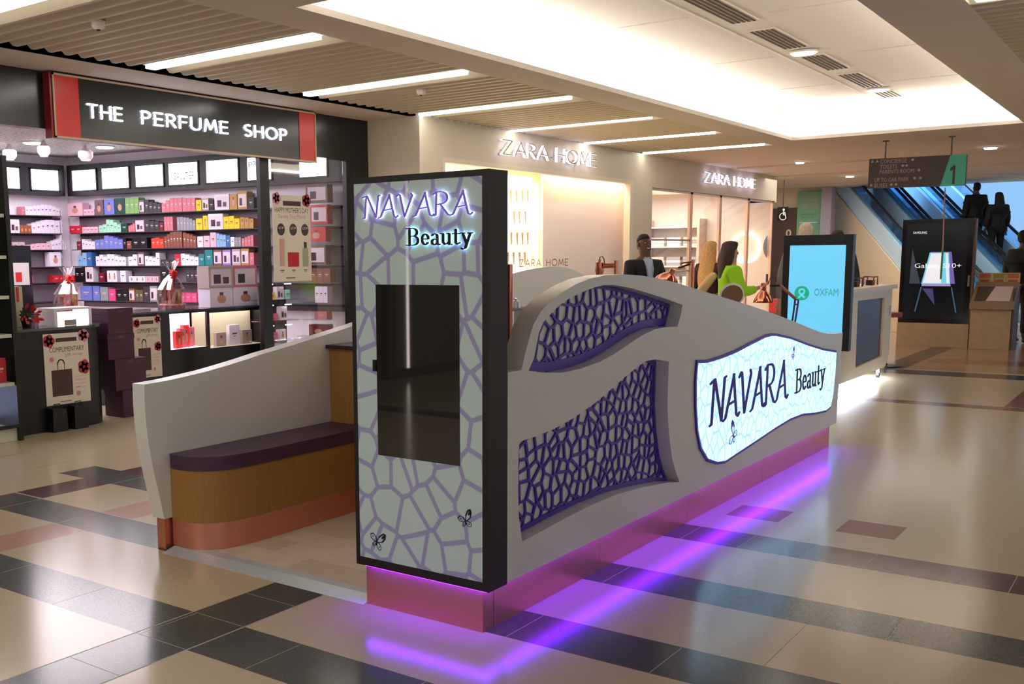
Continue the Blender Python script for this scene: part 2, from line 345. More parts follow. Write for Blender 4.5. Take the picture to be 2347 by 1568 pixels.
for (a, c, lab) in (((XW0-.2, YW0), (XW0-.14, YW1), 'hidden cove light along the left edge of the raised ceiling'), ((XW1+.14, YW0), (XW1+.2, YW1), 'hidden cove light along the right edge of the raised ceiling'),
                    ((XW0, YW0-.2), (XW1, YW0-.14), 'hidden cove light along the near edge of the raised ceiling'), ((XW0, YW1+.14), (XW1, YW1+.2), 'hidden cove light along the far edge of the raised ceiling')):
    MB().box((a[0], a[1], CZ+.052), (c[0], c[1], CZ+.1), CVE).build('cove_light', None, lab, 'ceiling light', 'cove lights round the raised ceiling')
for i, y in enumerate((-6.6, -3.6, -.6)):  # unseen glowing panels, added to fill the kiosk front with light
    t = thing('added_fill_panel', (-3.4, y+1, CZ-.02), ['far', 'middle', 'near'][i]+' added luminous fill panel behind the camera, out of frame', 'ceiling light'); MB().box((-4.6, y, CZ-.012), (-2.2, y+2.2, CZ-.004), L('fill_panel_glow', (255, 248, 240), 2.2)).build('diffuser', t); MB().box((-4.65, y-.05, CZ-.0035), (-2.15, y+2.25, CZ-.0005), MATS['fitting']).build('rim', t)
# vents and downlights in the raised ceiling
VW = mat('vent_white', (215, 205, 192), .5); VD = mat('vent_slot', (70, 58, 50), .8)
ords = ['first', 'second', 'third', 'fourth', 'fifth']
for i, (y0, y1) in enumerate(((8.75, 10.02), (10.45, 11.6), (12.15, 13.25), (13.66, 14.95), (15.45, 16.1))):
    t = thing('ceiling_vent', (-3.58, (y0+y1)/2, 3.785), ords[i]+' grey slotted vent from the camera in the raised ceiling', 'vent', 'slotted air vents in the raised ceiling')
    MB().box((-3.71, y0, 3.785), (-3.45, y1, 3.799), VW).build('frame', t)
    b = MB()
    for k in range(5): b.box((-3.695+k*.05, y0+.03, 3.780), (-3.672+k*.05, y1-.03, 3.786), VD)
    b.build('slots', t)
for y, lab in ((11.86, 'nearer oval downlight between the ceiling vents'), (15.2, 'farther oval downlight between the ceiling vents')):
    t = thing('downlight', (-3.58, y, 3.77), lab, 'ceiling light', 'downlights among the vents')
    F = Fr((-3.58, y, 3.77), (1, 0, 0), (0, -1, 0)); MB().disc(F, 0, 0, .15, -.02, .0, VW, 28, .12).build('rim', t); MB().disc(F, 0, 0, .125, 0, .012, L('down_white', (255, 250, 240), 14), 28, .1).build('lens', t)
for i, (x, y, r, lab) in enumerate(((-5.97, 19.8, .07, 'small round downlight above the second cream shop fascia'), (-6.2, 24.2, .08, 'small round downlight above the green banner'), (-2.78, 19.3, .09, 'bright round downlight to the right of the hanging sign'))):
    t = thing('downlight', (x, y, CZ-.012), lab, 'ceiling light', 'small round downlights'); F = Fr((x, y, CZ-.012), (1, 0, 0), (0, -1, 0))
    MB().disc(F, 0, 0, r*1.25, -.012, .0, VW, 20).build('rim', t); MB().disc(F, 0, 0, r, 0, .02, MATS['down_white'], 20).build('lens', t)
for u, v, lab, z in ((225, 58, 'small round smoke detector in the slatted ceiling at top left', CZ-.02), (965, 211, 'small round sprinkler head in the slats above the black fascia end', CZ-.02)):
    d = ray(u, v); P = CAMPOS+d*((z-1.6)/d.z)
    t = thing('smoke_detector', P, lab, 'detector'); MB().lathe([(.0, -.03), (.03, -.03), (.045, -.012), (.05, .03)], P, VW, 16).build('cover', t); MB().lathe([(.014, -.036), (.014, -.028)], P, BLACK, 10).build('lens', t)
# shallow steps in the far ceiling
b = MB()
for (x0, y0, x1, y1) in ((-7.3, 20.2, -2, 20.6), (-8.5, 23, -2, 23.6), (-9, 26.3, -1, 26.8)):
    b.prism(W3, [(x0, y0), (x1, y0+.1), (x1, y0+.16), (x0, y0+.06)], CZ-.03, CZ-.001, PAINT)
b.build('trim_3', kind='structure')

# ================================================================== KIOSK
TOP = [(3.744, 1.115), (3.770, 1.179), (3.801, 1.237), (3.839, 1.303), (3.902, 1.356), (3.983, 1.397), (4.092, 1.434), (4.223, 1.468), (4.360, 1.490), (4.533, 1.503), (4.721, 1.503), (4.92, 1.493), (5.123, 1.475), (5.38, 1.444), (5.647, 1.403), (5.97, 1.356), (6.302, 1.307), (6.62, 1.26), (6.945, 1.208), (7.26, 1.155), (7.585, 1.098), (7.78, 1.062), (7.978, 1.027), (8.19, .99), (8.402, .962), (8.628, .946), (8.831, .947)]
P1 = [(3.802, 1.107), (3.849, 1.160), (3.868, 1.211), (3.888, 1.267), (3.927, 1.310), (3.984, 1.339), (4.068, 1.377), (4.154, 1.403), (4.269, 1.426), (4.408, 1.448), (4.505, 1.455), (4.605, 1.454), (4.816, 1.431), (5.041, 1.395), (5.284, 1.354), (5.472, 1.318), (5.449, 1.259), (5.408, 1.200), (5.268, 1.207), (5.110, 1.205), (4.938, 1.180), (4.774, 1.144), (4.618, 1.109), (4.468, 1.085), (4.278, 1.071), (4.100, 1.069), (3.931, 1.085)]
P2 = [(3.754, 0.355), (3.724, 0.480), (3.720, 0.594), (3.720, 0.708), (3.726, 0.805), (3.849, 0.807), (4.019, 0.817), (4.212, 0.844), (4.417, 0.886), (4.594, 0.935), (4.736, 0.978), (4.900, 1.022), (5.009, 1.043), (5.122, 1.042), (5.301, 1.015), (5.299, 0.907), (5.298, 0.765), (5.325, 0.617), (5.378, 0.463), (5.438, 0.372), (5.497, 0.301), (5.315, 0.331), (4.994, 0.366), (4.686, 0.387), (4.405, 0.387), (4.148, 0.378), (3.910, 0.363)]
SG = [(5.695, 0.976), (5.839, 0.964), (6.074, 0.970), (6.323, 0.986), (6.587, 1.015), (6.869, 1.043), (7.0, 1.046), (7.091, 1.038), (7.395, 0.997), (7.871, 0.909), (8.262, 0.845), (8.611, 0.802), (8.609, 0.644), (8.570, 0.449), (8.514, 0.368), (8.393, 0.352), (8.074, 0.373), (7.773, 0.404), (7.471, 0.408), (7.147, 0.388), (6.749, 0.355), (6.384, 0.327), (6.180, 0.310), (6.046, 0.326), (5.900, 0.369), (5.785, 0.459), (5.724, 0.573), (5.692, 0.722), (5.681, 0.867)]
def area_of(p): return sum(p[i][0]*p[(i+1) % len(p)][1]-p[(i+1) % len(p)][0]*p[i][1] for i in range(len(p)))/2
def offset(poly, d):
    if area_of(poly) < 0: poly = poly[::-1]
    o = []; n = len(poly)
    for i in range(n):
        p = Vector(poly[i-1]); q = Vector(poly[i]); r = Vector(poly[(i+1) % n]); a = (q-p).normalized(); b_ = (r-q).normalized()
        na = Vector((a.y, -a.x)); nb = Vector((b_.y, -b_.x)); m_ = (na+nb).normalized(); k = d/max(.5, m_.dot(na)); o.append((q.x+m_.x*k, q.y+m_.y*k))
    return o
def inside(p, poly):
    c = False; n = len(poly); j = n-1
    for i in range(n):
        if (poly[i][1] > p[1]) != (poly[j][1] > p[1]) and p[0] < (poly[j][0]-poly[i][0])*(p[1]-poly[i][1])/(poly[j][1]-poly[i][1])+poly[i][0]: c = not c
        j = i
    return c
def lattice(fr, poly, sx, sy, c0, c1, m, wd, border, seed):
    """irregular pebble fretwork: bars along the edges of a Voronoi diagram, kept inside poly, with an edge strip"""
    rnd = random.Random(seed); x0 = min(p[0] for p in poly)-.1; x1 = max(p[0] for p in poly)+.1; y0 = min(p[1] for p in poly)-.1; y1 = max(p[1] for p in poly)+.1
    pts = []; nx = int((x1-x0)/sx); ny = int((y1-y0)/sy)
    for i in range(nx):
        for j in range(ny): pts.append((x0+(i+.5+rnd.uniform(-.42, .42)+.25*(j % 2))*sx, y0+(j+.5+rnd.uniform(-.42, .42))*sy))
    b = MB(); seen = set(); outl = offset(poly, 0)
    for i, p in enumerate(pts):
        if not (x0 < p[0] < x1): continue
        cell = [(p[0]-.3, p[1]-.3), (p[0]+.3, p[1]-.3), (p[0]+.3, p[1]+.3), (p[0]-.3, p[1]+.3)]
        for q in pts:
            if q is p or abs(q[0]-p[0]) > .35 or abs(q[1]-p[1]) > .35: continue
            mx, my = (p[0]+q[0])/2, (p[1]+q[1])/2; dx, dy = q[0]-p[0], q[1]-p[1]; new = []
            for k in range(len(cell)):
                a, c = cell[k], cell[(k+1) % len(cell)]; da = (a[0]-mx)*dx+(a[1]-my)*dy; dc = (c[0]-mx)*dx+(c[1]-my)*dy
                if da <= 0: new.append(a)
                if da*dc < 0: t = da/(da-dc); new.append((a[0]+(c[0]-a[0])*t, a[1]+(c[1]-a[1])*t))
            cell = new
            if not cell: break
        for k in range(len(cell)):
            a, c = cell[k], cell[(k+1) % len(cell)]; key = tuple(sorted(((round(a[0], 3), round(a[1], 3)), (round(c[0], 3), round(c[1], 3)))))
            if key in seen or math.dist(a, c) < .004: continue
            seen.add(key); ww = wd*rnd.uniform(.75, 1.25); N = 14; run = None
            for s in range(N+1):
                t = (s+.5)/N; ok = s < N and inside((a[0]+(c[0]-a[0])*t, a[1]+(c[1]-a[1])*t), poly)
                if ok and run is None: run = s
                if not ok and run is not None:
                    t0, t1 = run/N, s/N; P = (a[0]+(c[0]-a[0])*t0, a[1]+(c[1]-a[1])*t0); Q = (a[0]+(c[0]-a[0])*t1, a[1]+(c[1]-a[1])*t1)
                    b.prism(fr, nibhull(P, Q, ww, ww, 6), c0, c1+rnd.uniform(0, .0008), m); run = None
    poly = poly if area_of(poly) > 0 else poly[::-1]; n = len(poly); base = offset(poly, -.0008); ws = []
    for k in range(n):
        a, c = poly[k], poly[(k+1) % n]; ws.append(border(((a[0]+c[0])/2, (a[1]+c[1])/2), ((c[0]-a[0]), (c[1]-a[1]))))
    for k in range(n):
        wv = [max(ws[k-1], ws[k]) if abs(ws[k-1]-ws[k]) < .03 else ws[k], max(ws[(k+1) % n], ws[k]) if abs(ws[(k+1) % n]-ws[k]) < .03 else ws[k]]
        ia = offset(poly, -wv[0])[k]; ic = offset(poly, -wv[1])[(k+1) % n]
        b.prism(fr, [base[k], base[(k+1) % n], ic, ia], c0, c1+.0012, m)
    return b
F0 = FX(-2.26)
kw = thing('kiosk_side_wall', (-2.36, 6.2, 0), 'tall white wave-topped kiosk wall with two purple fretwork openings and a lit sign', 'kiosk wall')
b = MB(); b.holed(F0, [(3.632, .2), (8.754, .2), (8.80, .62)]+TOP[::-1]+[(3.632, 1.115)], [P1, P2], -.1, 0, WHITE); b.build('wall_body', kw)
b = MB(); b.prism(F0, offset(P1, -.0006), -.0995, -.084, WHITE); b.prism(F0, offset(P2, -.0006), -.0995, -.084, WHITE); b.build('recess_back', kw)
lattice(F0, offset(P1, -.002), .072, .080, -.084, -.074, PURPLE, .0142, lambda p, d: .042 if d[0] > 0 and p[1] < 1.215 else .016, 3).build('fretwork_panel', kw)
lattice(F0, offset(P2, -.002), .074, .072, -.084, -.074, PURPLE, .0132, lambda p, d: .022 if (d[0] > 0 and p[1] < .45) or (p[0] > 5.27 and d[1] > 0) else .006, 5).build('fretwork_panel', kw)
b = MB()
for y0, y1 in ((3.602, 4.6), (4.602, 5.75), (5.752, 7.1), (7.102, 8.756)): b.box((-2.40, y0, 0), (-2.31, y1, .2), COPPER)
b.build('copper_plinth', kw)
VIO = L('violet_led', (106, 28, 255), 21); VIOF = L('violet_led_front', (110, 30, 255), 38)
MB().box((-2.308, 3.66, .1935), (-2.274, 8.72, .1985), VIO).build('light_strip', kw)
sg = thing('illuminated_sign', (-2.255, 7.1, .31), 'glowing pale blue wave-shaped sign with NAVARA Beauty lettering on the white kiosk wall', 'sign')
MB().prism(F0, offset(SG, .014), .0005, .012, PURPLE).build('frame', sg)
LITF = cellmat('lit_pebble_face', (190, 234, 255), (150, 190, 246), 9.5, .05, ('Y', 'Z'), emit=1.15, rough=.3, coat=.3, fade=.05)
MB().prism(F0, offset(SG, -.004), .012, .0165, LITF).build('light_panel', sg)
INK = mat('violet_ink', (62, 40, 170), .5); INKD = mat('navy_ink', (14, 40, 74), .5)
word(sg, F0, ROMAN, 'NAVARA', 5.895, 7.37, .575, .275, .0, .044, .016, .0165, .0185, INK)
word(sg, F0, SERIF, 'Beauty', 7.55, 8.30, .585, .175, .03, .036, .012, .0165, .0185, INKD)
def butterfly(parent, fr, cx, cy, s, rot, c, m, squash=1):
    """two pairs of wings drawn as tapering outlines with spots, and a body"""
    b = MB(); ca, sa = math.cos(rot), math.sin(rot)
    def T(p): return (cx+(p[0]*ca-p[1]*sa)*s*squash, cy+(p[0]*sa+p[1]*ca)*s)
    loops = [([(0, 0), (.12, .5), (.45, .95), (.72, 1.0), (.78, .7), (.62, .3), (.3, .06), (0, 0)], .07), ([(0, 0), (-.25, .35), (-.62, .5), (-.85, .3), (-.75, .05), (-.4, -.05), (0, 0)], .05),
             ([(0, 0), (.35, -.05), (.62, -.2), (.66, -.45), (.45, -.55), (.2, -.4), (0, 0)], .045), ([(0, -.02), (-.3, -.15), (-.42, -.38), (-.28, -.52), (-.1, -.4), (0, -.02)], .04)]
    for lp, wd in loops:
        for i in range(len(lp)-1):
            k = wd*(1.9 if .4 < lp[i][1] or lp[i+1][1] > .6 else 1)
            b.prism(fr, nibhull(T(lp[i]), T(lp[i+1]), k*s, k*s, 6), c, c+.0015+random.uniform(0, .0003), m)
    b.prism(fr, nibhull(T((.5, .6)), T((.68, .9)), .2*s, .2*s, 8), c, c+.0015, m)
    for p in ((.42, -.3), (-.27, -.35), (-.55, .22)): b.disc(fr, *T(p), .055*s, c, c+.0016, m, 10)
    b.prism(fr, nibhull(T((-.02, .12)), T((.05, -.28)), .1*s, .1*s, 8), c, c+.002, m)
    b.prism(fr, nibhull(T((-.02, .12)), T((-.2, .42)), .015*s, .015*s, 6), c, c+.0016, m)
    b.build('butterfly_motif', parent)
butterfly(sg, F0, 6.30, .455, .085, .9, .0165, INK); butterfly(sg, F0, 7.47, .87, .05, .4, .0165, MATS['violet_ink'])

# tower at the front end of the wall
tw = thing('sign_tower', (-2.62, 3.555, 0), 'tall dark-framed advertising tower with pebble-pattern glass, NAVARA Beauty letters and a blank screen', 'sign tower')
F1 = FY(3.484)
b = MB(); b.box((-2.988, 3.49, .195), (-2.26, 3.628, 1.945), DARKBR)
b.holed(F1, [(-2.988, .195), (-2.26, .195), (-2.26, 1.945), (-2.988, 1.945)], [[(-2.966, .234), (-2.291, .234), (-2.291, 1.919), (-2.966, 1.919)]], -.006, 0, DARKBR); b.build('frame', tw)
PEB = cellmat('pebble_glass', (182, 198, 194), (150, 146, 184), 7.4, .078, ('X', 'Z'), rough=.4, coat=.7, fade=.012, emit=.10, spec=.2)
MB().box((-2.966, 3.486, .234), (-2.291, 3.49, 1.919), PEB).build('glass_panel', tw)
SCR = mat('dark_screen', (42, 40, 38), .02, spec=.9)
MB().box((-2.849, 3.484, .723), (-2.405, 3.486, 1.482), SCR).build('screen', tw)
MB().box((-2.868, 3.478, 1.10), (-2.850, 3.486, 1.15), BLACK).build('lock', tw)
FACE = mat('letter_face_violet', (104, 88, 200), .4, emit=.35); EDGE = L('letter_edge_lit', (214, 220, 255), 2.2); FACEK = mat('letter_face_black', (8, 14, 30), .35); EDGEB = L('letter_edge_cyan', (176, 236, 255), 2.2)
F1b = FY(3.486)
word(tw, F1b, ROMAN, 'NAVARA', -2.905, -2.335, 1.768, .096, .0, .0115, .0060, 0, .0105, FACE, EDGE)
word(tw, F1b, SERIF, 'Beauty', -2.668, -2.335, 1.648, .072, .03, .0165, .0055, 0, .0085, FACEK, EDGEB)
butterfly(tw, F1b, -2.866, .318, .055, -.35, .0, mat('dark_ink', (22, 20, 48), .4), .9); butterfly(tw, F1b, -2.378, .488, .048, .15, .0, MATS['dark_ink'], .9)
b = MB(); b.box((-2.955, 3.515, 0), (-2.31, 3.598, .197), COPPER); b.box((-2.955, 3.6, 0), (-2.41, 3.63, .197), COPPER); b.build('copper_plinth', tw)
b = MB(); b.box((-2.945, 3.494, .1905), (-2.276, 3.513, .1945), VIOF); b.box((-2.308, 3.515, .1905), (-2.274, 3.62, .1945), VIO); b.build('light_strip', tw)

# left wall, mirrored profile
MIR = [(12.45-y, z) for y, z in TOP if y < 6.4][::-1]
LW = [(3.44, .939), (3.58, .944), (3.733, .955), (3.88, .968), (4.022, .986), (4.18, 1.008), (4.336, 1.033), (4.49, 1.052), (4.647, 1.075), (4.9, 1.11), (5.158, 1.148), (5.6, 1.222)]+MIR
FL = FX(-4.42)
lw = thing('kiosk_side_wall', (-4.47, 6.0, 0), 'white kiosk wall behind the bench, its top sweeping up to the right, with a plain face', 'kiosk wall')
MB().prism(FL, LW+[(8.82, 1.115), (8.82, .18), (3.534, .18), (3.518, .26), (3.502, .342), (3.484, .42), (3.465, .52), (3.450, .62), (3.441, .72), (3.437, .83)], -.1, 0, WHITE).build('wall_body', lw)
MB().box((-4.50, 3.545, 0), (-4.432, 8.75, .18), COPPER).build('copper_plinth', lw)
# bench
BF = [(-4.428, 3.588), (-4.36, 3.578), (-4.298, 3.578), (-4.24, 3.593), (-4.19, 3.622), (-4.15, 3.66), (-4.12, 3.71), (-4.1, 3.77), (-4.088, 3.84), (-4.08, 3.93), (-4.076, 4.1), (-4.075, 4.915), (-4.418, 4.915)]
BF[0] = (-4.418, 3.588)
bn = thing('bench', (-4.25, 4.3, 0), 'curved-end oak bench with a purple seat cushion and copper base along the white wall', 'bench')
OAK = woodm('oak_veneer', (178, 130, 66), (146, 102, 48)); CUSH = mat('purple_leather', (72, 46, 72), .42, noise=.1, nscale=6, bump=.05)
FZ = Fr((0, 0, 0), (1, 0, 0), (0, 1, 0))
MB().prism(FZ, BF, .0226, .17, COPPER, smooth=True).build('copper_plinth', bn); MB().prism(FZ, BF, .17, .462, OAK, smooth=True).build('cabinet_base', bn)
CU = offset(BF, .006); CU = [(min(max(x, -4.418), 0), min(y, 4.914)) for x, y in CU]
MB().prism(FZ, CU, .4625, .54, CUSH, smooth=True).build('cushion', bn, bevel=.012)
# counter behind the bench and worktops
ct = thing('reception_counter', (-3.9, 5.3, .02), 'oak cabinet with a dark worktop at the end of the bench', 'counter')
MB().box((-4.418, 4.92, .022), (-3.45, 5.6, 1.02), OAK).build('cabinet_body', ct); MB().box((-4.418, 4.885, 1.0205), (-3.42, 5.64, 1.045), mat('dark_worktop', (42, 38, 40), .3)).build('worktop', ct)
ct = thing('shelf_counter', (-4.2, 7.0, .02), 'grey counter with a raised back along the far white wall', 'counter')
b = MB(); b.box((-4.418, 6.2, .022), (-3.98, 8.4, .95), mat('grey_laminate', (120, 116, 116), .4)); b.build('cabinet_body', ct)
MB().box((-4.418, 6.15, .9505), (-3.95, 8.45, .975), MATS['dark_worktop']).build('worktop', ct); MB().box((-4.418, 6.2, 1.165), (-4.28, 8.0, 1.18), MATS['grey_laminate']).build('ledge', ct)
MB().box((-4.395, 7.06, .9755), (-4.36, 7.10, 1.165), CHROME).build('bracket', ct)
t = thing('chrome_dispenser', (-4.345, 7.12, 1.181), 'small chrome dispenser on the ledge beside the far white wall', 'dispenser')
MB().lathe([(.03, 0), (.03, .05), (.02, .06), (.012, .075), (0, .08)], t.location, CHROME, 16).build('bottle', t); MB().tube([t.location+Vector((0, 0, .07)), t.location+Vector((.0, -.05, .08))], .008, CHROME).build('spout', t)
ic = thing('work_counter', (-2.62, 6.9, .02), 'low counter along the inside of the purple-fretwork wall carrying copper lamps', 'counter')
MB().box((-2.95, 5.0, .022), (-2.41, 8.55, .72), OAK).build('cabinet_body', ic); MB().box((-2.98, 4.97, .7205), (-2.375, 8.58, .75), MATS['dark_worktop']).build('worktop', ic)
# platform floor with ramp strip
PT = mat('pale_stone_tile', (212, 198, 180), .35, noise=.04, nscale=8, bump=0); PT2 = mat('pale_stone_tile_two', (200, 184, 166), .35, noise=.04, nscale=8)
pf = thing('kiosk_platform', (-3.7, 6.1, 0), 'raised pale stone tile platform of the kiosk with a silver edge ramp', 'platform')
b = MB(); y = 3.636; k = 0; rnd = random.Random(2)
while y < 8.7:
    x = -4.43-rnd.random()*.4; y1 = min(y+.2, 8.72)
    while x < -2.41:
        x1 = x+.4; xa, xb = max(x, -4.43), min(x1, -2.405)
        if xb > xa: b.box((xa, y, 0), (xb-.0015, y1-.0015, .0215), PT if rnd.random() < .5 else PT2)
        x = x1
    y = y1
b.build('tile_floor', pf)
MB().prism(Fr((-4.40, 0, 0), (0, 1, 0), (0, 0, 1)), [(3.49, 0), (3.634, 0), (3.634, .0222), (3.575, .0222)], 0, 1.443, mat('silver_aluminium', (196, 206, 210), .4, .3)).build('ramp_strip', pf)

# copper lamps on the work counter
def lamp_post(t, x, y, z0, z1): MB().tube([(x, y, z0), (x, y, z1)], .011, COPPERP, 12).lathe([(0, 0), (.06, 0), (.06, .012), (.015, .02)], (x, y, z0), COPPERP, 20).build('post', t)
t = thing('task_lamp', (-2.66, 5.5, .7505), 'copper task lamp with a cylindrical socket on a side arm, above the fretwork arch', 'lamp')
lamp_post(t, -2.684, 5.5, .7505, 1.567)
MB().tube([(-2.684, 5.5, 1.545), (-2.76, 5.5, 1.54)], [.006, .012], COPPERP).tube([(-2.684, 5.5, 1.53), (-2.78, 5.5, 1.527)], .006, COPPERP).build('arm', t)
MB().lathe([(.02, -.02), (.026, .0), (.024, .03), (.024, .052), (.008, .056), (.007, .07)], (-2.79, 5.5, 1.505), COPPERP, 16).lathe([(.065, -.085), (.055, -.05), (.02, -.02)], (-2.79, 5.5, 1.505), COPPERP, 20).build('lamp_shade', t)
MB().tube([(-2.79, 5.5, 1.572), (-2.788, 5.5, 1.588), (-2.775, 5.5, 1.593), (-2.763, 5.5, 1.58), (-2.757, 5.5, 1.55)], .003, BLACK, 6).build('cable', t)
t = thing('task_lamp', (-2.62, 6.5, .7505), 'copper task lamp with a broad shiny dome, in front of the glass shop doors', 'lamp')
lamp_post(t, -2.62, 6.5, .7505, 1.562)
MB().tube([(-2.62, 6.5, 1.55), (-2.70, 6.5, 1.54)], .006, COPPERP).tube([(-2.64, 6.5, 1.535), (-2.72, 6.5, 1.51)], .008, COPPERP).build('arm', t)
MB().lathe([(.083, -.06), (.080, -.045), (.062, -.018), (.035, .005), (.018, .014), (.018, .045), (.006, .05)], (-2.775, 6.5, 1.462), COPPERP, 20, ax=(.45, 0, .9)).build('lamp_shade', t)
MB().lathe([(0, -.03), (.02, -.02), (.025, 0), (.014, .02)], (-2.79, 6.5, 1.44), L('bulb', (255, 190, 120), 3), 12).build('bulb', t)
t = thing('task_lamp', (-2.45, 8.0, .7505), 'copper task lamp with a ribbed dome and jointed violet arm, beside the blue screen', 'lamp')
MB().lathe([(.082, -.055), (.076, -.033), (.056, .0), (.028, .03), (.023, .038), (.022, .092), (.013, .097)], (-2.650, 8.0, 1.275), COPPERP, 20).build('lamp_shade', t)
MB().tube([(-2.60, 8.0, 1.352), (-2.52, 8.0, 1.352)], .009, BLACK).tube([(-2.52, 8.0, 1.352), (-2.40, 8.0, 1.250)], .012, mat('copper_rod', (170, 112, 98), .4, .5)).build('arm', t)
VP = mat('violet_rod', (78, 56, 130), .4)
MB().tube([(-2.405, 8.0, 1.245), (-2.415, 8.0, 1.13), (-2.44, 8.0, .9), (-2.46, 8.0, .79)], .007, VP).tube([(-2.38, 8.0, 1.243), (-2.392, 8.0, 1.13), (-2.42, 8.0, .9), (-2.45, 8.0, .79)], .007, VP).tube([(-2.41, 8.0, 1.245), (-2.38, 8.0, 1.245), (-2.385, 8.0, 1.21), (-2.405, 8.0, 1.21)], .006, VP).lathe([(0, 0), (.05, 0), (.05, .012), (.012, .05)], (-2.46, 8.0, .7505), VP, 16).build('stand', t)
MB().tube([(-2.615, 8.0, 1.37), (-2.60, 8.0, 1.41), (-2.565, 8.0, 1.42), (-2.55, 8.0, 1.38), (-2.575, 8.0, 1.352)], .003, BLACK, 6).build('cable', t)
t = thing('table_mirror', (-2.68, 7.5, .7505), 'round table mirror with a thick white rim and brown face above the white wall', 'mirror')
Fm = Fr((-2.70, 7.45, 1.30), (1, .25, 0), (0, .25, 1))
MB().disc(Fm, 0, 0, .088, -.03, 0, WHITE, 36).build('rim', t); MB().disc(Fm, .004, -.006, .076, .0005, .004, mat('mirror_brown', (120, 88, 66), .3), 36).build('face', t)
MB().tube([(-2.68, 7.47, .76), (-2.69, 7.47, 1.24)], .01, CHROME).lathe([(0, 0), (.07, 0), (.07, .01), (0, .014)], (-2.68, 7.47, .7505), CHROME, 20).build('stand', t)
t = thing('floor_post', (-2.61, 4.2, .022), 'slim copper post standing just behind the dark-framed tower', 'post')
MB().tube([(-2.604, 4.2, .022), (-2.604, 4.2, 1.56)], .014, COPPERP, 14).build('pole', t); MB().lathe([(0, 0), (.09, 0), (.09, .012), (.02, .02)], (-2.604, 4.2, .022), COPPERP, 24).build('base', t)

# ================================================================== PERFUME SHOP
FAS = mat('black_fascia_gloss', (24, 24, 25), .22, spec=.6)
MB().box((-8.42, -9, 2.775), (-8.3, 10.04, CZ), FAS).build('trim_4', kind='structure')
b = MB(); b.box((-8.45, 9.72, 0), (-8.3, 10.045, 2.775), FAS); b.box((-8.36, 8.16, 0), (-8.3, 8.30, 2.775), BLACK); b.box((-8.36, 9.62, 0), (-8.3, 9.72, 2.775), BLACK); b.build('trim_5', kind='structure')
COLM = mat('column_cream', (222, 210, 188), .6)
MB().box((-8.6, 10.046, 0), (-7.5, 10.11, 3.5), COLM).build('wall_column', kind='structure')
MB().box((-8.36, 8.305, .02), (-8.352, 9.615, 2.77), GLASS).build('window_1', kind='structure')
A_ = Vector((-13.6, 9.35, 0)); B_ = Vector((-8.45, 9.98, 0)); DW = (B_-A_).normalized(); NW = Vector((DW.y, -DW.x, 0))   # side wall, facing the camera
FW_ = Fr(A_-NW*.17, DW, (0, 0, 1)); SWL = (B_-A_).length
SHW = mat('shop_wall_white', (235, 228, 240), .7)
b = MB(); b.box((-.3, 0, -.1), (SWL, 3.15, 0), SHW, FW_); b.build('wall_side', kind='structure')
MB().box((-13.9, 2.5, 0), (-13.78, 9.45, 3.15), SHW).build('wall_back', kind='structure')
MB().box((-13.9, 2.5, 0), (-8.4, 2.6, 3.15), SHW).build('wall_near', kind='structure')
SC = mat('mesh_ceiling', (150, 146, 146), .6, noise=.5, nscale=25)
MB().box((-13.9, 2.5, 3.15), (-8.43, 10.1, 3.2), SC).build('ceiling_perfume', kind='structure').name = 'ceiling.003'
# header panels with lit brand boxes
HDR = mat('header_black', (22, 20, 26), .4); LBX = L('lightbox_white', (250, 246, 255), 3.2)
def header(nm, fr, a0, a1, z0, z1, boxes, label):
    c = fr(( a0+a1)/2, z0, .1)
    t = thing('header_panel', c, label, 'header panel'); MB().box((a0, z0, .01), (a1, z1, .2), HDR, fr).build('panel', t)
    for x0, x1 in boxes:
        MB().box((x0, z0+.075, .2), (x1, z1-.085, .206), LBX, fr).build('lightbox', t)
        b = MB()
        for p, q in (((x0-.02, z0+.055), (x1+.02, z0+.075)), ((x0-.02, z1-.085), (x1+.02, z1-.065)), ((x0-.02, z0+.055), (x0, z1-.065)), ((x1, z0+.055), (x1+.02, z1-.065))): b.box((p[0], p[1], .2), (q[0], q[1], .215), BLACK, fr)
        b.build('lightbox_frame', t)
    return t
def su(u, v): # position along the side wall front plane
    p = OP(u, v, A_, NW); return (p-A_).dot(DW), p.z
FS = Fr(A_-NW*.17, DW, (0, 0, 1))
hb = [(su(168, 410)[0]+.02, su(224, 410)[0]), (su(238, 405)[0], su(299, 405)[0]), (su(315, 400)[0], su(378, 400)[0]), (su(391, 395)[0], su(457, 395)[0]), (su(477, 390)[0], su(549, 390)[0]), (su(571, 385)[0], su(625, 380)[0]), (su(690, 375)[0], su(752, 372)[0])]
ht = header('side', FS, .02, SWL-.02, 2.56, 3.01, hb, 'black header band with white lit boxes along the side wall of the perfume shop')
GREY = mat('print_grey', (110, 108, 118), .6)
text(ht, FS, 'GUCCI', hb[0][0]+.12, hb[0][1]-.05, 2.73, 2.80, GREY, .2065); text(ht, FS, 'GAULTIER', hb[3][0]+.08, hb[3][1]-.06, 2.70, 2.80, mat('print_black', (25, 24, 28), .6), .2065); text(ht, FS, 'paco', hb[5][0]+.02, hb[5][1]-.1, 2.80, 2.88, MATS['print_black'], .2065)
FB = FX(-13.78)
hbk = header('back', FB, 7.6, 9.28, 2.56, 3.01, [(7.75, 8.53), (8.72, 9.17)], 'black header band with white lit boxes on the back wall of the perfume shop')
text(hbk, FB, 'ESTEE', 8.83, 9.05, 2.72, 2.77, mat('print_pale', (214, 206, 214), .6), .2065)
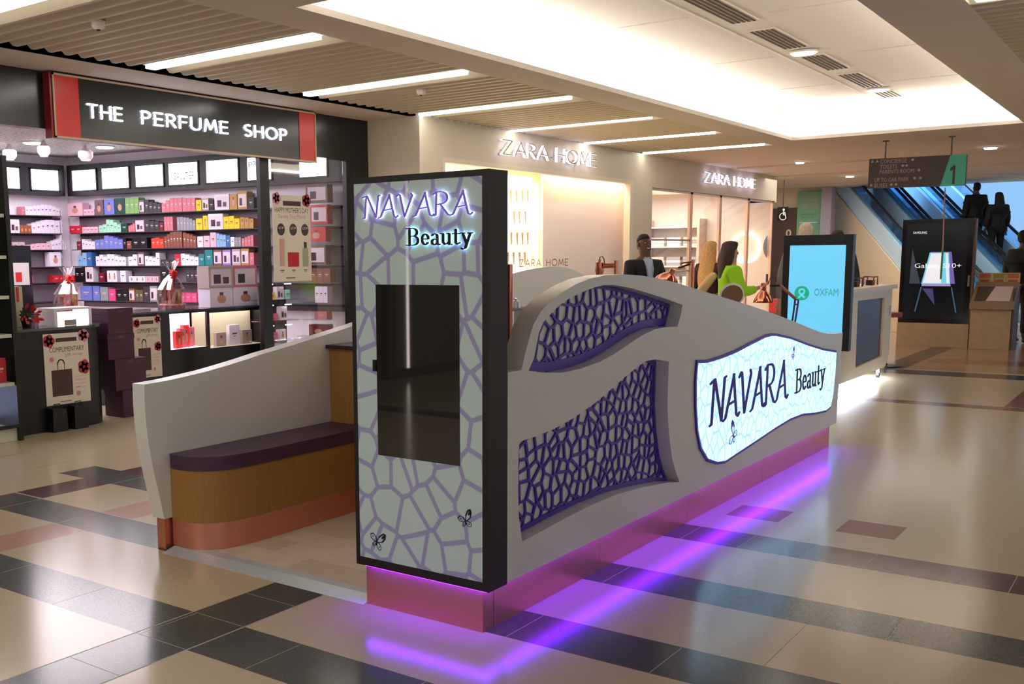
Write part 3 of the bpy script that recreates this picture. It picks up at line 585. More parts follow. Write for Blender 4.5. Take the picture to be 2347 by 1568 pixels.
# glass shelves on both walls
SHZ = [2.265, 2.005, 1.765, 1.515, 1.28, 1.0]
ORD = ['first', 'second', 'third', 'fourth', 'fifth', 'sixth', 'seventh', 'eighth', 'ninth', 'tenth', 'eleventh', 'twelfth', 'thirteenth', 'fourteenth', 'fifteenth', 'sixteenth', 'seventeenth', 'eighteenth']
NUM = ['zero', 'one', 'two', 'three', 'four', 'five', 'six', 'seven', 'eight', 'nine', 'ten', 'eleven', 'twelve', 'thirteen', 'fourteen', 'fifteen', 'sixteen', 'seventeen', 'eighteen']
BACKB = mat('shelf_back_mauve', (120, 108, 122), .5)
MB().box((.03, .9, .001), (SWL-.05, 2.25, .01), BACKB, FS).build('trim_6', kind='structure'); MB().box((6.5, .9, .001), (9.3, 2.25, .01), BACKB, FB).build('trim_7', kind='structure')
SHM = mat('shelf_edge', (64, 60, 66), .25, spec=.8)
for i, z in enumerate(SHZ):
    p = FS(SWL/2, z-.012, .1); t = thing('wall_shelf', p, ORD[i]+' shelf from the top on the side wall of the perfume shop', 'shelf', 'shelves on the perfume shop side wall')
    MB().box((.03, z-.012, .011), (SWL-.03, z-.001, .19), SHM, FS).build('shelf_board', t)
    MB().box((.05, z-.035, .011), (SWL-.05, z-.0125, .03), BLACK, FS).build('support_rail', t)
    p = FB(8, z-.012, .1); t = thing('wall_shelf', p, ORD[i]+' shelf from the top on the back wall of the perfume shop', 'shelf', 'shelves on the perfume shop back wall')
    MB().box((6.6, z-.012, .011), (9.2, z-.001, .19), SHM, FB).build('shelf_board', t); MB().box((6.65, z-.035, .011), (9.15, z-.0125, .03), BLACK, FB).build('support_rail', t)
# cartons: one mesh per colour, copied and scaled
PAL = {'white': (226, 218, 236), 'pale pink': (226, 178, 196), 'rose pink': (198, 112, 126), 'hot pink': (214, 72, 128), 'red': (190, 28, 46), 'maroon': (104, 24, 44), 'orange red': (232, 62, 44), 'copper brown': (128, 74, 62), 'gold': (176, 132, 62),
       'yellow': (240, 196, 20), 'mint green': (160, 216, 190), 'dark green': (16, 64, 54), 'lime green': (120, 164, 96), 'teal': (22, 122, 130), 'sky blue': (130, 176, 220), 'deep blue': (52, 104, 170), 'lavender blue': (112, 122, 200), 'grey': (140, 142, 150),
       'charcoal': (56, 50, 58), 'black': (18, 16, 22), 'beige': (176, 160, 158), 'mauve grey': (110, 88, 100), 'olive': (92, 84, 62), 'amber': (150, 84, 50), 'violet': (140, 110, 190)}
CART = {}
def carton_mesh(col, style):
    k = (col, style)
    if k in CART: return CART[k]
    b = MB(); c = PAL[col]; m = mat('carton_'+col.replace(' ', '_'), c, .4)
    lum = sum(c)/3; lab = mat('carton_label_'+('dark' if lum > 150 else 'pale'), (90, 70, 80) if lum > 150 else (200, 186, 190), .5)
    b.box((-.5, 0, -1), (.5, .93, 0), m, Fr((0, 0, 0), (1, 0, 0), (0, 0, 1))); b.box((-.49, .935, -.99), (.49, 1, -.01), m, Fr((0, 0, 0), (1, 0, 0), (0, 0, 1)))
    F = Fr((0, 0, 0), (1, 0, 0), (0, 0, 1))
    if style == 0: b.box((-.22, .52, 0), (.22, .6, .01), lab, F); b.box((-.12, .42, 0), (.12, .45, .01), lab, F)
    if style == 1:
        b.box((-.42, .12, 0), (.42, .86, .01), mat('carton_window', (214, 200, 214), .25, coat=.6), F); b.box((-.3, .2, .01), (-.02, .62, .02), mat('bottle_print', (60, 40, 60), .3), F); b.box((.08, .2, .01), (.32, .5, .02), lab, F)
    if style == 2:
        b.disc(F, 0, .42, .2, 0, .012, mat('bottle_round_print', (196, 140, 120), .3, coat=.5), 14, .22); b.box((-.08, .62, 0), (.08, .78, .012), mat('bottle_cap_print', (90, 60, 70), .3), F)
    me = bpy.data.meshes.new('carton'); me.from_pydata([tuple(p) for p in b.v], [], b.f)
    for mm in b.mats: me.materials.append(mm)
    me.polygons.foreach_set('material_index', b.m); me.update(); CART[k] = me; return me
ROWCOUNT = {}
def carton(fr, a0, a1, z, h, col, style, depth, place, kind='carton', front=.185):
    o = bpy.data.objects.new('perfume_carton' if kind != 'gift_set_box' else 'gift_set_box', carton_mesh(col, style)); COL.objects.link(o)
    p = fr((a0+a1)/2, z, front); o.location = p; o.rotation_euler = (0, 0, math.atan2(fr.r.y, fr.r.x)); o.scale = (max(.012, a1-a0-.004), depth, h)
    ROWCOUNT.setdefault((col, kind, place), []).append(o); o['category'] = 'box'; return o
def finish_labels():
    WORD = {'carton': 'perfume carton', 'gift_set_box': 'gift box'}
    for (col, kind, place), os_ in ROWCOUNT.items():
        n = len(os_)
        for i, o in enumerate(os_):
            if n == 1: o['label'] = f'{col} {WORD[kind]} {place}'
            else:
                o['label'] = f'{ORD[i]} of {NUM[n]} {col} {WORD[kind]}s {place}'; o['group'] = f'{col} {WORD[kind]}s {place}'
def run_side(rows, zi, o0, v_base):
    """rows: (x0, x1, n, height px list, colour, style) in zoomed px (4.238 per px, x offset o0)"""
    for x0, x1, n, hs, col, st in rows:
        for k in range(n):
            u0 = o0+(x0+(x1-x0)*k/n)/4.238; u1 = o0+(x0+(x1-x0)*(k+1)/n)/4.238; vb = 330+v_base/4.238
            a0, _ = su(u0, vb); a1, _ = su(u1, vb); hp = hs[min(k, len(hs)-1)]/4.238
            pm = OP((u0+u1)/2, vb, A_, NW); z2 = OP((u0+u1)/2, vb-hp, A_, NW).z-pm.z
            a1 = min(a1, SWL-.06)
            if a1-a0 > .01: carton(FS, a0, a1, SHZ[zi], min(max(.03, z2), .235), col, st, .13, 'on the '+ORD[zi]+' side wall shelf', 'gift_set_box' if st == 1 else 'carton')
R1 = [(665, 812, 1, [125], 'pale pink', 2), (818, 925, 3, [60], 'pale pink', 0), (930, 1015, 1, [145], 'mauve grey', 2), (1022, 1120, 1, [150], 'lavender blue', 2), (1128, 1222, 1, [155], 'dark green', 2), (1226, 1360, 3, [155], 'lime green', 0),
      (1362, 1412, 1, [125], 'mauve grey', 1), (1415, 1575, 4, [130, 105, 95, 85], 'charcoal', 0), (1580, 1780, 5, [85, 115, 135, 135, 135], 'rose pink', 0)]
R1b = [(85, 212, 3, [130], 'rose pink', 0), (217, 270, 1, [105], 'yellow', 0), (275, 340, 1, [120], 'beige', 1), (343, 390, 1, [100], 'black', 0), (397, 540, 1, [150], 'white', 1), (545, 618, 1, [150], 'gold', 2), (622, 714, 1, [170], 'gold', 1), (720, 780, 1, [110], 'black', 0)]
R2 = [(685, 800, 2, [75], 'red', 0), (805, 960, 4, [60, 60, 60, 60], 'pale pink', 0), (972, 1182, 6, [70, 80, 125, 120, 95, 75], 'mint green', 0), (1185, 1248, 1, [85], 'dark green', 0), (1255, 1320, 3, [60, 70, 80], 'rose pink', 0), (1325, 1408, 1, [110], 'pale pink', 1),
      (1415, 1555, 3, [110, 100, 95], 'charcoal', 0), (1558, 1600, 1, [85], 'maroon', 0), (1604, 1690, 3, [135], 'rose pink', 0)]
R2b = [(32, 212, 6, [130, 130, 125, 120, 110, 95], 'grey', 0), (216, 280, 1, [110], 'yellow', 0), (285, 330, 1, [135], 'yellow', 2), (335, 480, 1, [150], 'white', 1), (484, 640, 3, [120, 125, 100], 'yellow', 0), (644, 775, 3, [110, 105, 95], 'gold', 2)]
R3 = [(755, 800, 1, [80], 'maroon', 0), (805, 930, 4, [100, 85, 78, 70], 'white', 0), (934, 1202, 6, [90, 95, 130, 120, 105, 90], 'lavender blue', 0), (1206, 1236, 1, [100], 'black', 0), (1240, 1286, 1, [75], 'copper brown', 0), (1292, 1438, 2, [105], 'black', 0), (1480, 1600, 3, [95, 100, 90], 'orange red', 0), (1604, 1780, 6, [110, 130, 150, 155, 155, 155], 'copper brown', 0)]
R3b = [(92, 220, 4, [145, 135, 125, 110], 'copper brown', 0), (230, 288, 1, [105], 'white', 0), (292, 352, 1, [110], 'pale pink', 0), (356, 414, 1, [140], 'pale pink', 0), (416, 508, 3, [130, 120, 115], 'sky blue', 0), (510, 550, 1, [110], 'deep blue', 0), (552, 592, 1, [95], 'white', 0), (596, 655, 2, [90], 'grey', 0), (660, 776, 4, [80, 90, 100, 110], 'rose pink', 0)]
R4 = [(765, 852, 2, [100, 130], 'sky blue', 0), (856, 902, 1, [135], 'deep blue', 0), (940, 1232, 8, [95, 110, 90, 115, 110, 95, 85, 85], 'white', 0), (1255, 1344, 2, [90, 110], 'white', 0), (1350, 1410, 1, [130], 'mauve grey', 1), (1416, 1560, 4, [95, 85, 75, 125], 'white', 0), (1570, 1700, 3, [60], 'charcoal', 0), (1705, 1765, 1, [110], 'red', 0)]
R4b = [(70, 242, 4, [115, 105, 90, 80], 'white', 0), (246, 300, 1, [110], 'teal', 0), (304, 380, 1, [150], 'teal', 0), (386, 470, 1, [150], 'copper brown', 1), (474, 556, 1, [150], 'violet', 1), (566, 650, 1, [155], 'beige', 1), (654, 732, 1, [160], 'gold', 1), (736, 780, 1, [120], 'rose pink', 0)]
R5 = [(630, 730, 2, [60], 'red', 0), (740, 832, 2, [140], 'black', 0), (1565, 1640, 1, [170], 'black', 0), (840, 916, 1, [165], 'white', 1), (965, 1026, 1, [90], 'maroon', 0), (1050, 1146, 2, [110], 'white', 2), (1178, 1232, 1, [110], 'white', 0), (1260, 1420, 3, [55], 'white', 2), (1424, 1548, 3, [55], 'pale pink', 2)]
R5b = [(120, 240, 3, [120], 'charcoal', 0), (255, 300, 1, [90], 'white', 1)]
R6b = [(60, 225, 3, [90], 'hot pink', 0), (232, 326, 1, [150], 'rose pink', 0)]
R6 = [(1140, 1255, 2, [110], 'black', 0), (1405, 1460, 1, [140], 'charcoal', 0), (1548, 1640, 2, [120], 'black', 0), (790, 905, 1, [140], 'lavender blue', 0), (915, 980, 1, [140], 'lavender blue', 0), (985, 1062, 1, [130], 'grey', 0), (1068, 1132, 1, [115], 'hot pink', 0), (1262, 1320, 1, [120], 'amber', 1), (1324, 1400, 2, [110], 'olive', 0), (1465, 1540, 1, [150], 'grey', 1)]
run_side(R1, 0, 0, 690); run_side(R1b, 0, 400, 640); run_side(R2, 1, 0, 855); run_side(R2b, 1, 400, 815); run_side(R3, 2, 0, 1015); run_side(R3b, 2, 400, 998); run_side(R4, 3, 0, 1178); run_side(R4b, 3, 400, 1158); run_side(R5, 4, 0, 1330); run_side(R6, 5, 0, 1530); run_side(R5b, 4, 400, 1310); run_side(R6b, 5, 400, 1510)
def run_back(rows, zi):
    for x0, x1, n, hs, col, st in rows:
        for k in range(n):
            p0 = OX((x0+(x1-x0)*k/n)/4.238, 500, -13.595); p1 = OX((x0+(x1-x0)*(k+1)/n)/4.238, 500, -13.595); hp = hs[min(k, len(hs)-1)]/4.238
            carton(FB, p0.y, min(p1.y, 9.17), SHZ[zi], min(.235, hp*.0062), col, st, .13, 'on the '+ORD[zi]+' back wall shelf', 'gift_set_box' if st == 1 else 'carton')
run_back([(215, 245, 1, [80], 'rose pink', 0), (250, 660, 11, [85, 88, 95, 100, 108, 110, 105, 95, 80, 70, 60], 'white', 0)], 0)
run_back([(85, 186, 1, [130], 'white', 1), (190, 298, 3, [75], 'amber', 2), (302, 660, 8, [95, 110, 125, 135, 135, 130, 130, 135], 'white', 0)], 1)
run_back([(105, 226, 2, [75], 'beige', 0), (230, 480, 5, [45, 50, 60, 65, 65], 'pale pink', 0), (484, 695, 6, [85, 95, 110, 150, 90, 60], 'white', 0)], 2)
run_back([(110, 255, 4, [75, 70, 65, 62], 'white', 0), (460, 572, 1, [145], 'white', 2), (580, 690, 1, [140], 'grey', 1)], 3)
run_back([(120, 285, 2, [85, 70], 'hot pink', 0), (480, 612, 2, [70], 'red', 0)], 4)
# right-hand stretch of the side wall, seen through the glass (3.92 px per px, offset 600,360)
for x0, x1, y0, y1, n, col, st, nm in ((465, 655, 248, 416, 1, 'olive', 1, 'first'), (505, 655, 430, 604, 1, 'red', 1, 'second'), (470, 640, 628, 764, 1, 'red', 2, 'third'), (480, 640, 790, 965, 1, 'olive', 1, 'fourth'), (500, 680, 1000, 1124, 3, 'copper brown', 0, 'fifth'), (545, 655, 1160, 1302, 3, 'white', 0, 'sixth'), (540, 650, 1385, 1452, 1, 'rose pink', 0, 'seventh'), (490, 660, 1500, 1600, 1, 'maroon', 2, 'eighth')):
    s0, z0 = su(600+x0/3.92, 360+y1/3.92); s1, z1 = su(600+x1/3.92, 360+y0/3.92); zz = min(SHZ, key=lambda q: abs(q-z0)) if z0 > .95 else z0
    zz = z0
    p = FS((s0+s1)/2, zz-.012, .2); t = thing('wall_shelf', p, nm+' small glass shelf from the top beside the white pillar edge behind the window', 'shelf', 'small shelves behind the window glass')
    MB().box((s0-.18, zz-.010, .195), (min(SWL-.02, s1+.03), zz-.002, .36), SHELFG, FS).build('shelf_board', t)
    for k in range(n): carton(FS, s0+(s1-s0)*k/n, s0+(s1-s0)*(k+1)/n, zz, z1-z0, col, st, .12, 'on the '+nm+' shelf behind the window', 'gift_set_box' if st == 1 else 'carton', .335)
b = MB(); b.box((SWL-.22, .3, .02), (SWL-.05, 2.53, .06), mat('lit_edge_panel', (206, 200, 186), .5, emit=.15), FS); b.build('trim_8', kind='structure')

# shop sign on the fascia
sg = thing('shop_sign', (-8.2, 7.25, 2.69), 'black box sign with red ends and lit lettering THE PERFUME SHOP', 'sign')
FP = FX(-8.2); REDM = mat('sign_red', (228, 54, 40), .3); BKS = mat('sign_black', (30, 30, 30), .22, spec=.6)
b = MB(); b.box((5.53, 2.695, -.099), (8.97, 3.255, 0), BKS, FP); b.build('sign_box', sg)
b = MB(); b.box((5.535, 2.70, .001), (5.80, 3.25, .006), REDM, FP); b.box((5.505, 2.69, -.099), (5.529, 3.26, 0), mat('sign_red_dark', (150, 20, 26), .3), FP); b.build('red_panel', sg)
MB().box((8.70, 2.70, .001), (8.965, 3.25, .006), REDM, FP).build('red_panel', sg)
b = MB(); TR = mat('sign_trim', (214, 188, 160), .4)
for p, q in (((5.53, 3.238), (8.97, 3.256)), ((5.53, 2.692), (8.97, 2.71)), ((5.53, 2.692), (5.546, 3.256)), ((8.954, 2.692), (8.97, 3.256))): b.box((p[0], p[1], .006), (q[0], q[1], .014), TR, FP)
b.build('edge_trim', sg)
LETW = L('letter_white_lit', (236, 242, 255), 4)
for wd, x0, x1 in (('THE', 5.885, 6.26), ('PERFUME', 6.50, 7.60), ('SHOP', 7.85, 8.48)): word(sg, FP, SANS, wd, x0, x1, 2.905, .115, .30, .017, .017, .002, .02, LETW)
# track lights and ceiling lamp inside
for u, v, r, lab in ((22, 350, .09, 'leftmost round white ceiling spotlight in the perfume shop'), (100, 342, .08, 'second round white ceiling spotlight in the perfume shop'), (196, 352, .1, 'round white ceiling spotlight above the corner of the perfume shop')):
    p = CAMPOS+ray(u, v)*((3.04-1.6)/ray(u, v).z)
    if p.x < -13.4: p = OX(u, v, -12.5)
    t = thing('spotlight', (p.x, p.y, 2.98), lab, 'spotlight', 'ceiling spotlights in the perfume shop')
    MB().lathe([(0, -.03), (r*.7, -.02), (r, .02), (r, .08), (.04, .12), (.02, .17)], (p.x, p.y, 2.98), mat('spot_white', (225, 215, 220), .5), 20).build('housing', t)
    MB().lathe([(0, -.032), (r*.6, -.028)], (p.x, p.y, 2.975), L('spot_glow', (255, 245, 250), 12), 20).build('lens', t)
for u, v, lab in ((75, 328, 'flat round recessed lamp just below the black fascia at left'), (240, 338, 'recessed ceiling lamp below the red end of the shop sign')):
    d = ray(u, v); p = CAMPOS+d*((3.135-1.6)/d.z); F = Fr((p.x, p.y, 3.135), (1, 0, 0), (0, -1, 0))
    t = thing('downlight', (p.x, p.y, 3.135), lab, 'ceiling light'); MB().disc(F, 0, 0, .13, -.012, 0, SHW, 24).build('rim', t); MB().disc(F, 0, 0, .11, 0, .01, MATS['down_white'], 24).build('lens', t)

# counters
def poster(x, y0, y1, z0, z1, label, kind, cat='poster', parentc=None):
    t = thing('poster', (x, (y0+y1)/2, z0), label, cat); F = FX(x, y0, z0); W, H = y1-y0, z1-z0
    MB().box((0, 0, 0), (W, H, .008), mat('poster_paper', (222, 214, 200), .5), F).build('board', t)
    c = .0088; b = MB(); DKP = mat('poster_brown', (72, 50, 48), .6); RP = mat('poster_red', (176, 48, 66), .6); PP = mat('poster_pink', (208, 128, 136), .6); TXT = mat('poster_text', (64, 58, 54), .6)
    def q(a0, b0, a1, b1, m, cc=c): b.box((a0*W, b0*H, .0081), (a1*W, b1*H, cc), m, F)
    q(.27, .88, .74, .935, DKP)
    def flower(a, bb, r, m):
        for k in range(5): b.disc(F, a*W+r*.55*math.cos(k*1.257), bb*H+r*.55*math.sin(k*1.257), r*.6, .0081, c, m, 12)
        b.disc(F, a*W, bb*H, r*.26, c, c+.0004, mat('poster_dark_red', (128, 30, 46), .6), 10)
    if kind == 'wrap':
        flower(.12, .9, .09*W*1.3, RP); flower(.9, .95, .09*W*1.3, PP); flower(.88, .5, .13*W, RP); b.disc(F, .16*W, .64*H, .05*W, .0081, c, PP, 12); b.disc(F, .72*W, .13*H, .05*W, .0081, c, PP, 12)
        q(.14, .12, .6, .49, DKP)
        for k in range(12):
            a0 = PI*k/12; a1 = PI*(k+1)/12
            b.prism(F, nibhull(((.36+.075*math.cos(a0))*W, .57*H+.06*H*math.sin(a0)), ((.36+.075*math.cos(a1))*W, .57*H+.06*H*math.sin(a1)), .012, .012, 6), .0081, c, DKP)
        q(.278, .49, .292, .57, DKP); q(.428, .49, .442, .57, DKP)
        text(None, F, 'COMPLIMENTARY', .12*W, .9*W, .74*H, .81*H, TXT, c, mb=b); text(None, F, 'gift wrap', .46*W, .86*W, .66*H, .72*H, PP, c, mb=b)
        for k in range(4): text(None, F, ['with every', 'fragrance', 'today', 'ask us'][k], .66*W, .9*W, (.36-.05*k)*H, (.385-.05*k)*H, PP, c, mb=b)
    else:
        flower(.1, .96, .1*W, PP); flower(.9, .95, .11*W, RP)
        text(None, F, "HAPPY MOTHER'S DAY", .05*W, .95*W, .80*H, .86*H, TXT, c, mb=b); text(None, F, 'Sunday 31st March', .14*W, .86*W, .72*H, .78*H, PP, c, mb=b)
        for a in (.2, .52, .84): b.disc(F, a*W, .605*H, .1*W, .0081, c, TXT, 20, .07*H); text(None, F, '£27.99', (a-.07)*W, (a+.07)*W, .61*H, .635*H, mat('poster_white', (230, 224, 210), .6), c+.0005, mb=b)
        q(.15, .18, .28, .5, mat('poster_peach', (206, 160, 146), .6)); q(.36, .17, .66, .34, mat('poster_bright_red', (190, 28, 44), .6)); q(.76, .17, .92, .39, mat('poster_sage', (160, 168, 140), .6)); q(.8, .39, .88, .46, TXT)
        for a in (.16, .46, .78): q(a, .125, a+.1, .135, TXT); q(a+.02, .108, a+.08, .114, TXT)
    q(.3, .035, .55, .045, TXT)
    b.build('print', t); return t
c1 = thing('till_counter', (-8.9, 5.65, 0), 'black counter with a round end and glossy top bearing the gift wrap poster', 'counter')
def rpoly(x0, x1, y0, y1, r, corners):
    P = []
    for (cx, cy, a, on) in ((x1, y0, -90, corners[0]), (x1, y1, 0, corners[1]), (x0, y1, 90, corners[2]), (x0, y0, 180, corners[3])):
        if on:
            ox_ = cx-r if cx == x1 else cx+r; oy_ = cy-r if cy == y1 else cy+r
            P += arc(ox_, oy_, r, r, a, a+90, 8)
        else: P.append((cx, cy))
    return P
MB().prism(FZ, rpoly(-9.4, -8.49, 5.16, 6.22, .28, (0, 1, 0, 0)), .001, .955, BLACK, smooth=True).build('counter_body', c1)
MB().prism(FZ, rpoly(-9.42, -8.46, 5.13, 6.25, .3, (0, 1, 0, 0)), .9555, .98, mat('counter_glass_top', (70, 72, 76), .08, spec=.8), smooth=True).build('countertop', c1)
poster(-8.488, 5.47, 5.955, .245, .92, 'white gift wrap poster on the front of the black round-ended counter', 'wrap')
poster(-8.985, 6.88, 7.24, .33, .99, 'gift wrap poster behind the purple boxes, partly hidden by them', 'wrap')
poster(-8.300, 8.385, 9.005, 1.335, 2.315, "large Mother's Day poster hanging behind the shop window glass", 'mum').location.x = -8.349
t = thing('lit_display', (-8.75, 5.9, .9805), 'small glowing white display box on the black round-ended counter', 'display'); MB().box((-8.85, 5.72, .981), (-8.62, 6.06, 1.10), L('display_glow', (255, 236, 226), 2.2)).build('light_box', t)
b = MB(); b.box((-8.86, 5.68, .981), (-8.60, 5.715, 1.13), SHW); b.box((-8.86, 6.065, .981), (-8.60, 6.1, 1.13), SHW); b.box((-8.86, 5.68, 1.131), (-8.60, 6.1, 1.15), SHW); b.build('casing', t)
MB().box((-8.618, 5.80, .981), (-8.612, 5.93, 1.035), mat('card_grey', (170, 160, 160), .6)).build('price_card', t)
t = thing('carrier_bag', (-8.95, 5.34, .9805), 'cream paper carrier bag with red ribbon on the left of the black counter', 'bag')
MB().box((-9.1, 5.24, .981), (-8.82, 5.5, 1.36), mat('cream_card', (206, 198, 160), .6)).build('bag_body', t); MB().box((-8.819, 5.44, 1.22), (-8.812, 5.46, 1.36), REDM).build('ribbon', t)
b = MB(); rnd = random.Random(4); RFL = mat('flower_red', (206, 34, 30), .6)
for k in range(22):
    a = rnd.random()*2*PI; r = .02+rnd.random()*.06; c = Vector((-8.66, 5.47+r*math.cos(a), 1.1+r*math.sin(a)+.0)); d = Vector((.03+rnd.random()*.04, math.cos(a)*.05, math.sin(a)*.05))
    s = d.cross(Vector((1, 0, 0))).normalized()*.014; b.add([c, c+d*.6+s, c+d, c+d*.6-s], [(0, 1, 2, 3)], RFL)
    b.add([c-Vector((.004, 0, 0)), c+d*.6-s*1.0-Vector((.004, 0, 0)), c+d*1.02-Vector((.004, 0, 0)), c+d*.6+s-Vector((.004, 0, 0))], [(0, 1, 2, 3)], RFL)
t = thing('poinsettia', (-8.68, 5.47, .9805), 'red flower arrangement in a black pot on the black counter', 'flower'); b.build('petals', t)
MB().lathe([(.04, 0), (.055, .08), (.03, .1)], (-8.7, 5.45, .981), BLACK, 14).tube([(-8.7, 5.45, 1.06), (-8.68, 5.47, 1.12)], .01, mat('leaf_green', (30, 60, 34), .6)).build('pot', t)
b = MB()
for k in range(12): a = k*.52; c = Vector((-8.7, 5.44, 1.1)); d = Vector((.03, .09*math.cos(a), .09*math.sin(a))); s = Vector((0, -d.z, d.y)).normalized()*.016; b.add([c, c+d*.5+s, c+d, c+d*.5-s], [(0, 1, 2, 3)], MATS['leaf_green'])
b.build('leaves', t)
for i, (y, s) in enumerate(((5.55, .16), (5.78, .15))):
    t = thing('storage_bag', (-8.44, y, 0), ['left', 'right'][i]+' black bag on the floor under the gift wrap poster', 'bag', 'black bags under the counter poster')
    MB().prism(Fr((-8.487, y-s/2, 0), (0, 1, 0), (0, 0, 1)), [(0, 0), (s, 0), (s*.96, .21), (s*.04, .23)], 0, .09, mat('bag_black', (16, 18, 22), .35)).build('bag_body', t, bevel=.008)
    MB().tube([(-8.44, y-.04, .22), (-8.44, y-.03, .26), (-8.44, y+.03, .26), (-8.44, y+.04, .22)], .005, BLACK, 6).build('handle', t)
PRP = mat('purple_box', (66, 28, 52), .45)
for i, (y0, y1, z0, z1, x) in enumerate(((6.42, 6.72, 0, .28, -8.60), (6.36, 6.74, .281, .6, -8.62), (6.30, 6.62, .601, .86, -8.64), (6.30, 6.60, .861, 1.12, -8.62))):
    t = thing('storage_box', (x-.15, (y0+y1)/2, z0), ['lowest', 'third from the top', 'second from the top', 'topmost'][i]+' dark purple box in the stack beside the black counter', 'box', 'stack of purple boxes')
    MB().box((x-.3, y0, z0), (x, y1, z1-.06), PRP).build('box_body', t); MB().box((x-.305, y0-.005, z1-.059), (x+.004, y1+.005, z1-.001), PRP).build('lid', t)
    MB().box((x+.0041, (y0+y1)/2-.03, z1-.04), (x+.0055, (y0+y1)/2+.03, z1-.02), mat('emboss', (96, 56, 76), .5)).build('emblem', t)
# display counter with two lit cases
c2 = thing('display_counter', (-9.3, 7.9, 0), 'long black display counter with two lit glass cases set in its front', 'counter')
FC = FX(-9.0); L0, L1 = (7.39, .60), (7.93, 1.0); Rr0, Rr1 = (7.97, .575), (8.90, .985)
b = MB(); b.holed(FC, [(6.85, .002), (8.98, .002), (8.98, 1.02), (6.85, 1.02)], [[(L0[0], L0[1]), (L1[0], L0[1]), (L1[0], L1[1]), (L0[0], L1[1])], [(Rr0[0], Rr0[1]), (Rr1[0], Rr0[1]), (Rr1[0], Rr1[1]), (Rr0[0], Rr1[1])]], -.03, 0, BLACK)
b.box((-9.6, 6.85, .002), (-9.57, 8.98, 1.02), BLACK); b.box((-9.6, 6.85, 1.0), (-9.0, 8.98, 1.02), BLACK) if False else None
b.box((-9.569, 6.851, .002), (-9.031, 7.36, 1.02), BLACK); b.box((-9.569, 8.93, .002), (-9.031, 8.979, 1.02), BLACK); b.build('counter_body', c2)
MB().box((-9.6, 6.83, 1.021), (-8.98, 9.0, 1.04), MATS['counter_glass_top']).build('countertop', c2)
for (p, q), m, e in (((L0, L1), 'case_pink', (255, 214, 240)), ((Rr0, Rr1), 'case_cream', (196, 190, 160))):
    mm = mat(m, e, .6, emit=1.0 if m == 'case_pink' else .12); b = MB(); b.box((p[0]+.005, p[1]-.02, -.30), (q[0]-.005, p[1]-.0, -.031), mm, FC); b.box((p[0]+.0, p[1], -.31), (q[0], q[1]+.015, -.301), mm, FC); b.box((p[0], q[1]+.001, -.3), (q[0], q[1]+.014, -.031), mat('case_lamp', (255, 240, 245), .5, emit=3.0 if m == 'case_pink' else .8), FC)
    b.build('display_case', c2)
for i, (y, h, x, col, st) in enumerate(((7.60, .19, -9.1, 'orange red', 2), (7.68, .22, -9.14, 'rose pink', 2), (7.76, .25, -9.18, 'orange red', 2), (7.86, .22, -9.12, 'rose pink', 2))):
    carton(FC, y-.045, y+.045, L0[1]+.001, h, col, st, .06, 'in the pink lit case', 'carton', -.1-.03*i)
carton(FC, 8.17, 8.33, Rr0[1]+.001, .16, 'beige', 2, .05, 'in the cream lit case', 'carton', -.12); carton(FC, 8.38, 8.55, Rr0[1]+.001, .24, 'white', 0, .05, 'in the cream lit case', 'carton', -.12); carton(FC, 8.59, 8.75, Rr0[1]+.001, .17, 'beige', 2, .05, 'in the cream lit case', 'carton', -.12)
# stacked gift boxes on the counter, right
for i, (x0, x1, y0, y1, col, st) in enumerate(((680, 872, 225, 405, 'white', 2), (878, 1085, 225, 405, 'white', 2), (668, 872, 12, 221, 'beige', 1), (876, 1078, 12, 221, 'rose pink', 1))):
    p = OX(300+x0/3.733, 600+y1/3.733, -9.05); q = OX(300+x1/3.733, 600+y0/3.733, -9.05); z0 = 1.042 if i < 2 else 1.263; h = .22 if i < 2 else .255
    t = carton(FX(-9.05), p.y, q.y-.004, z0, h, col, st, .2, 'stacked on the display counter', 'gift_set_box', 0)
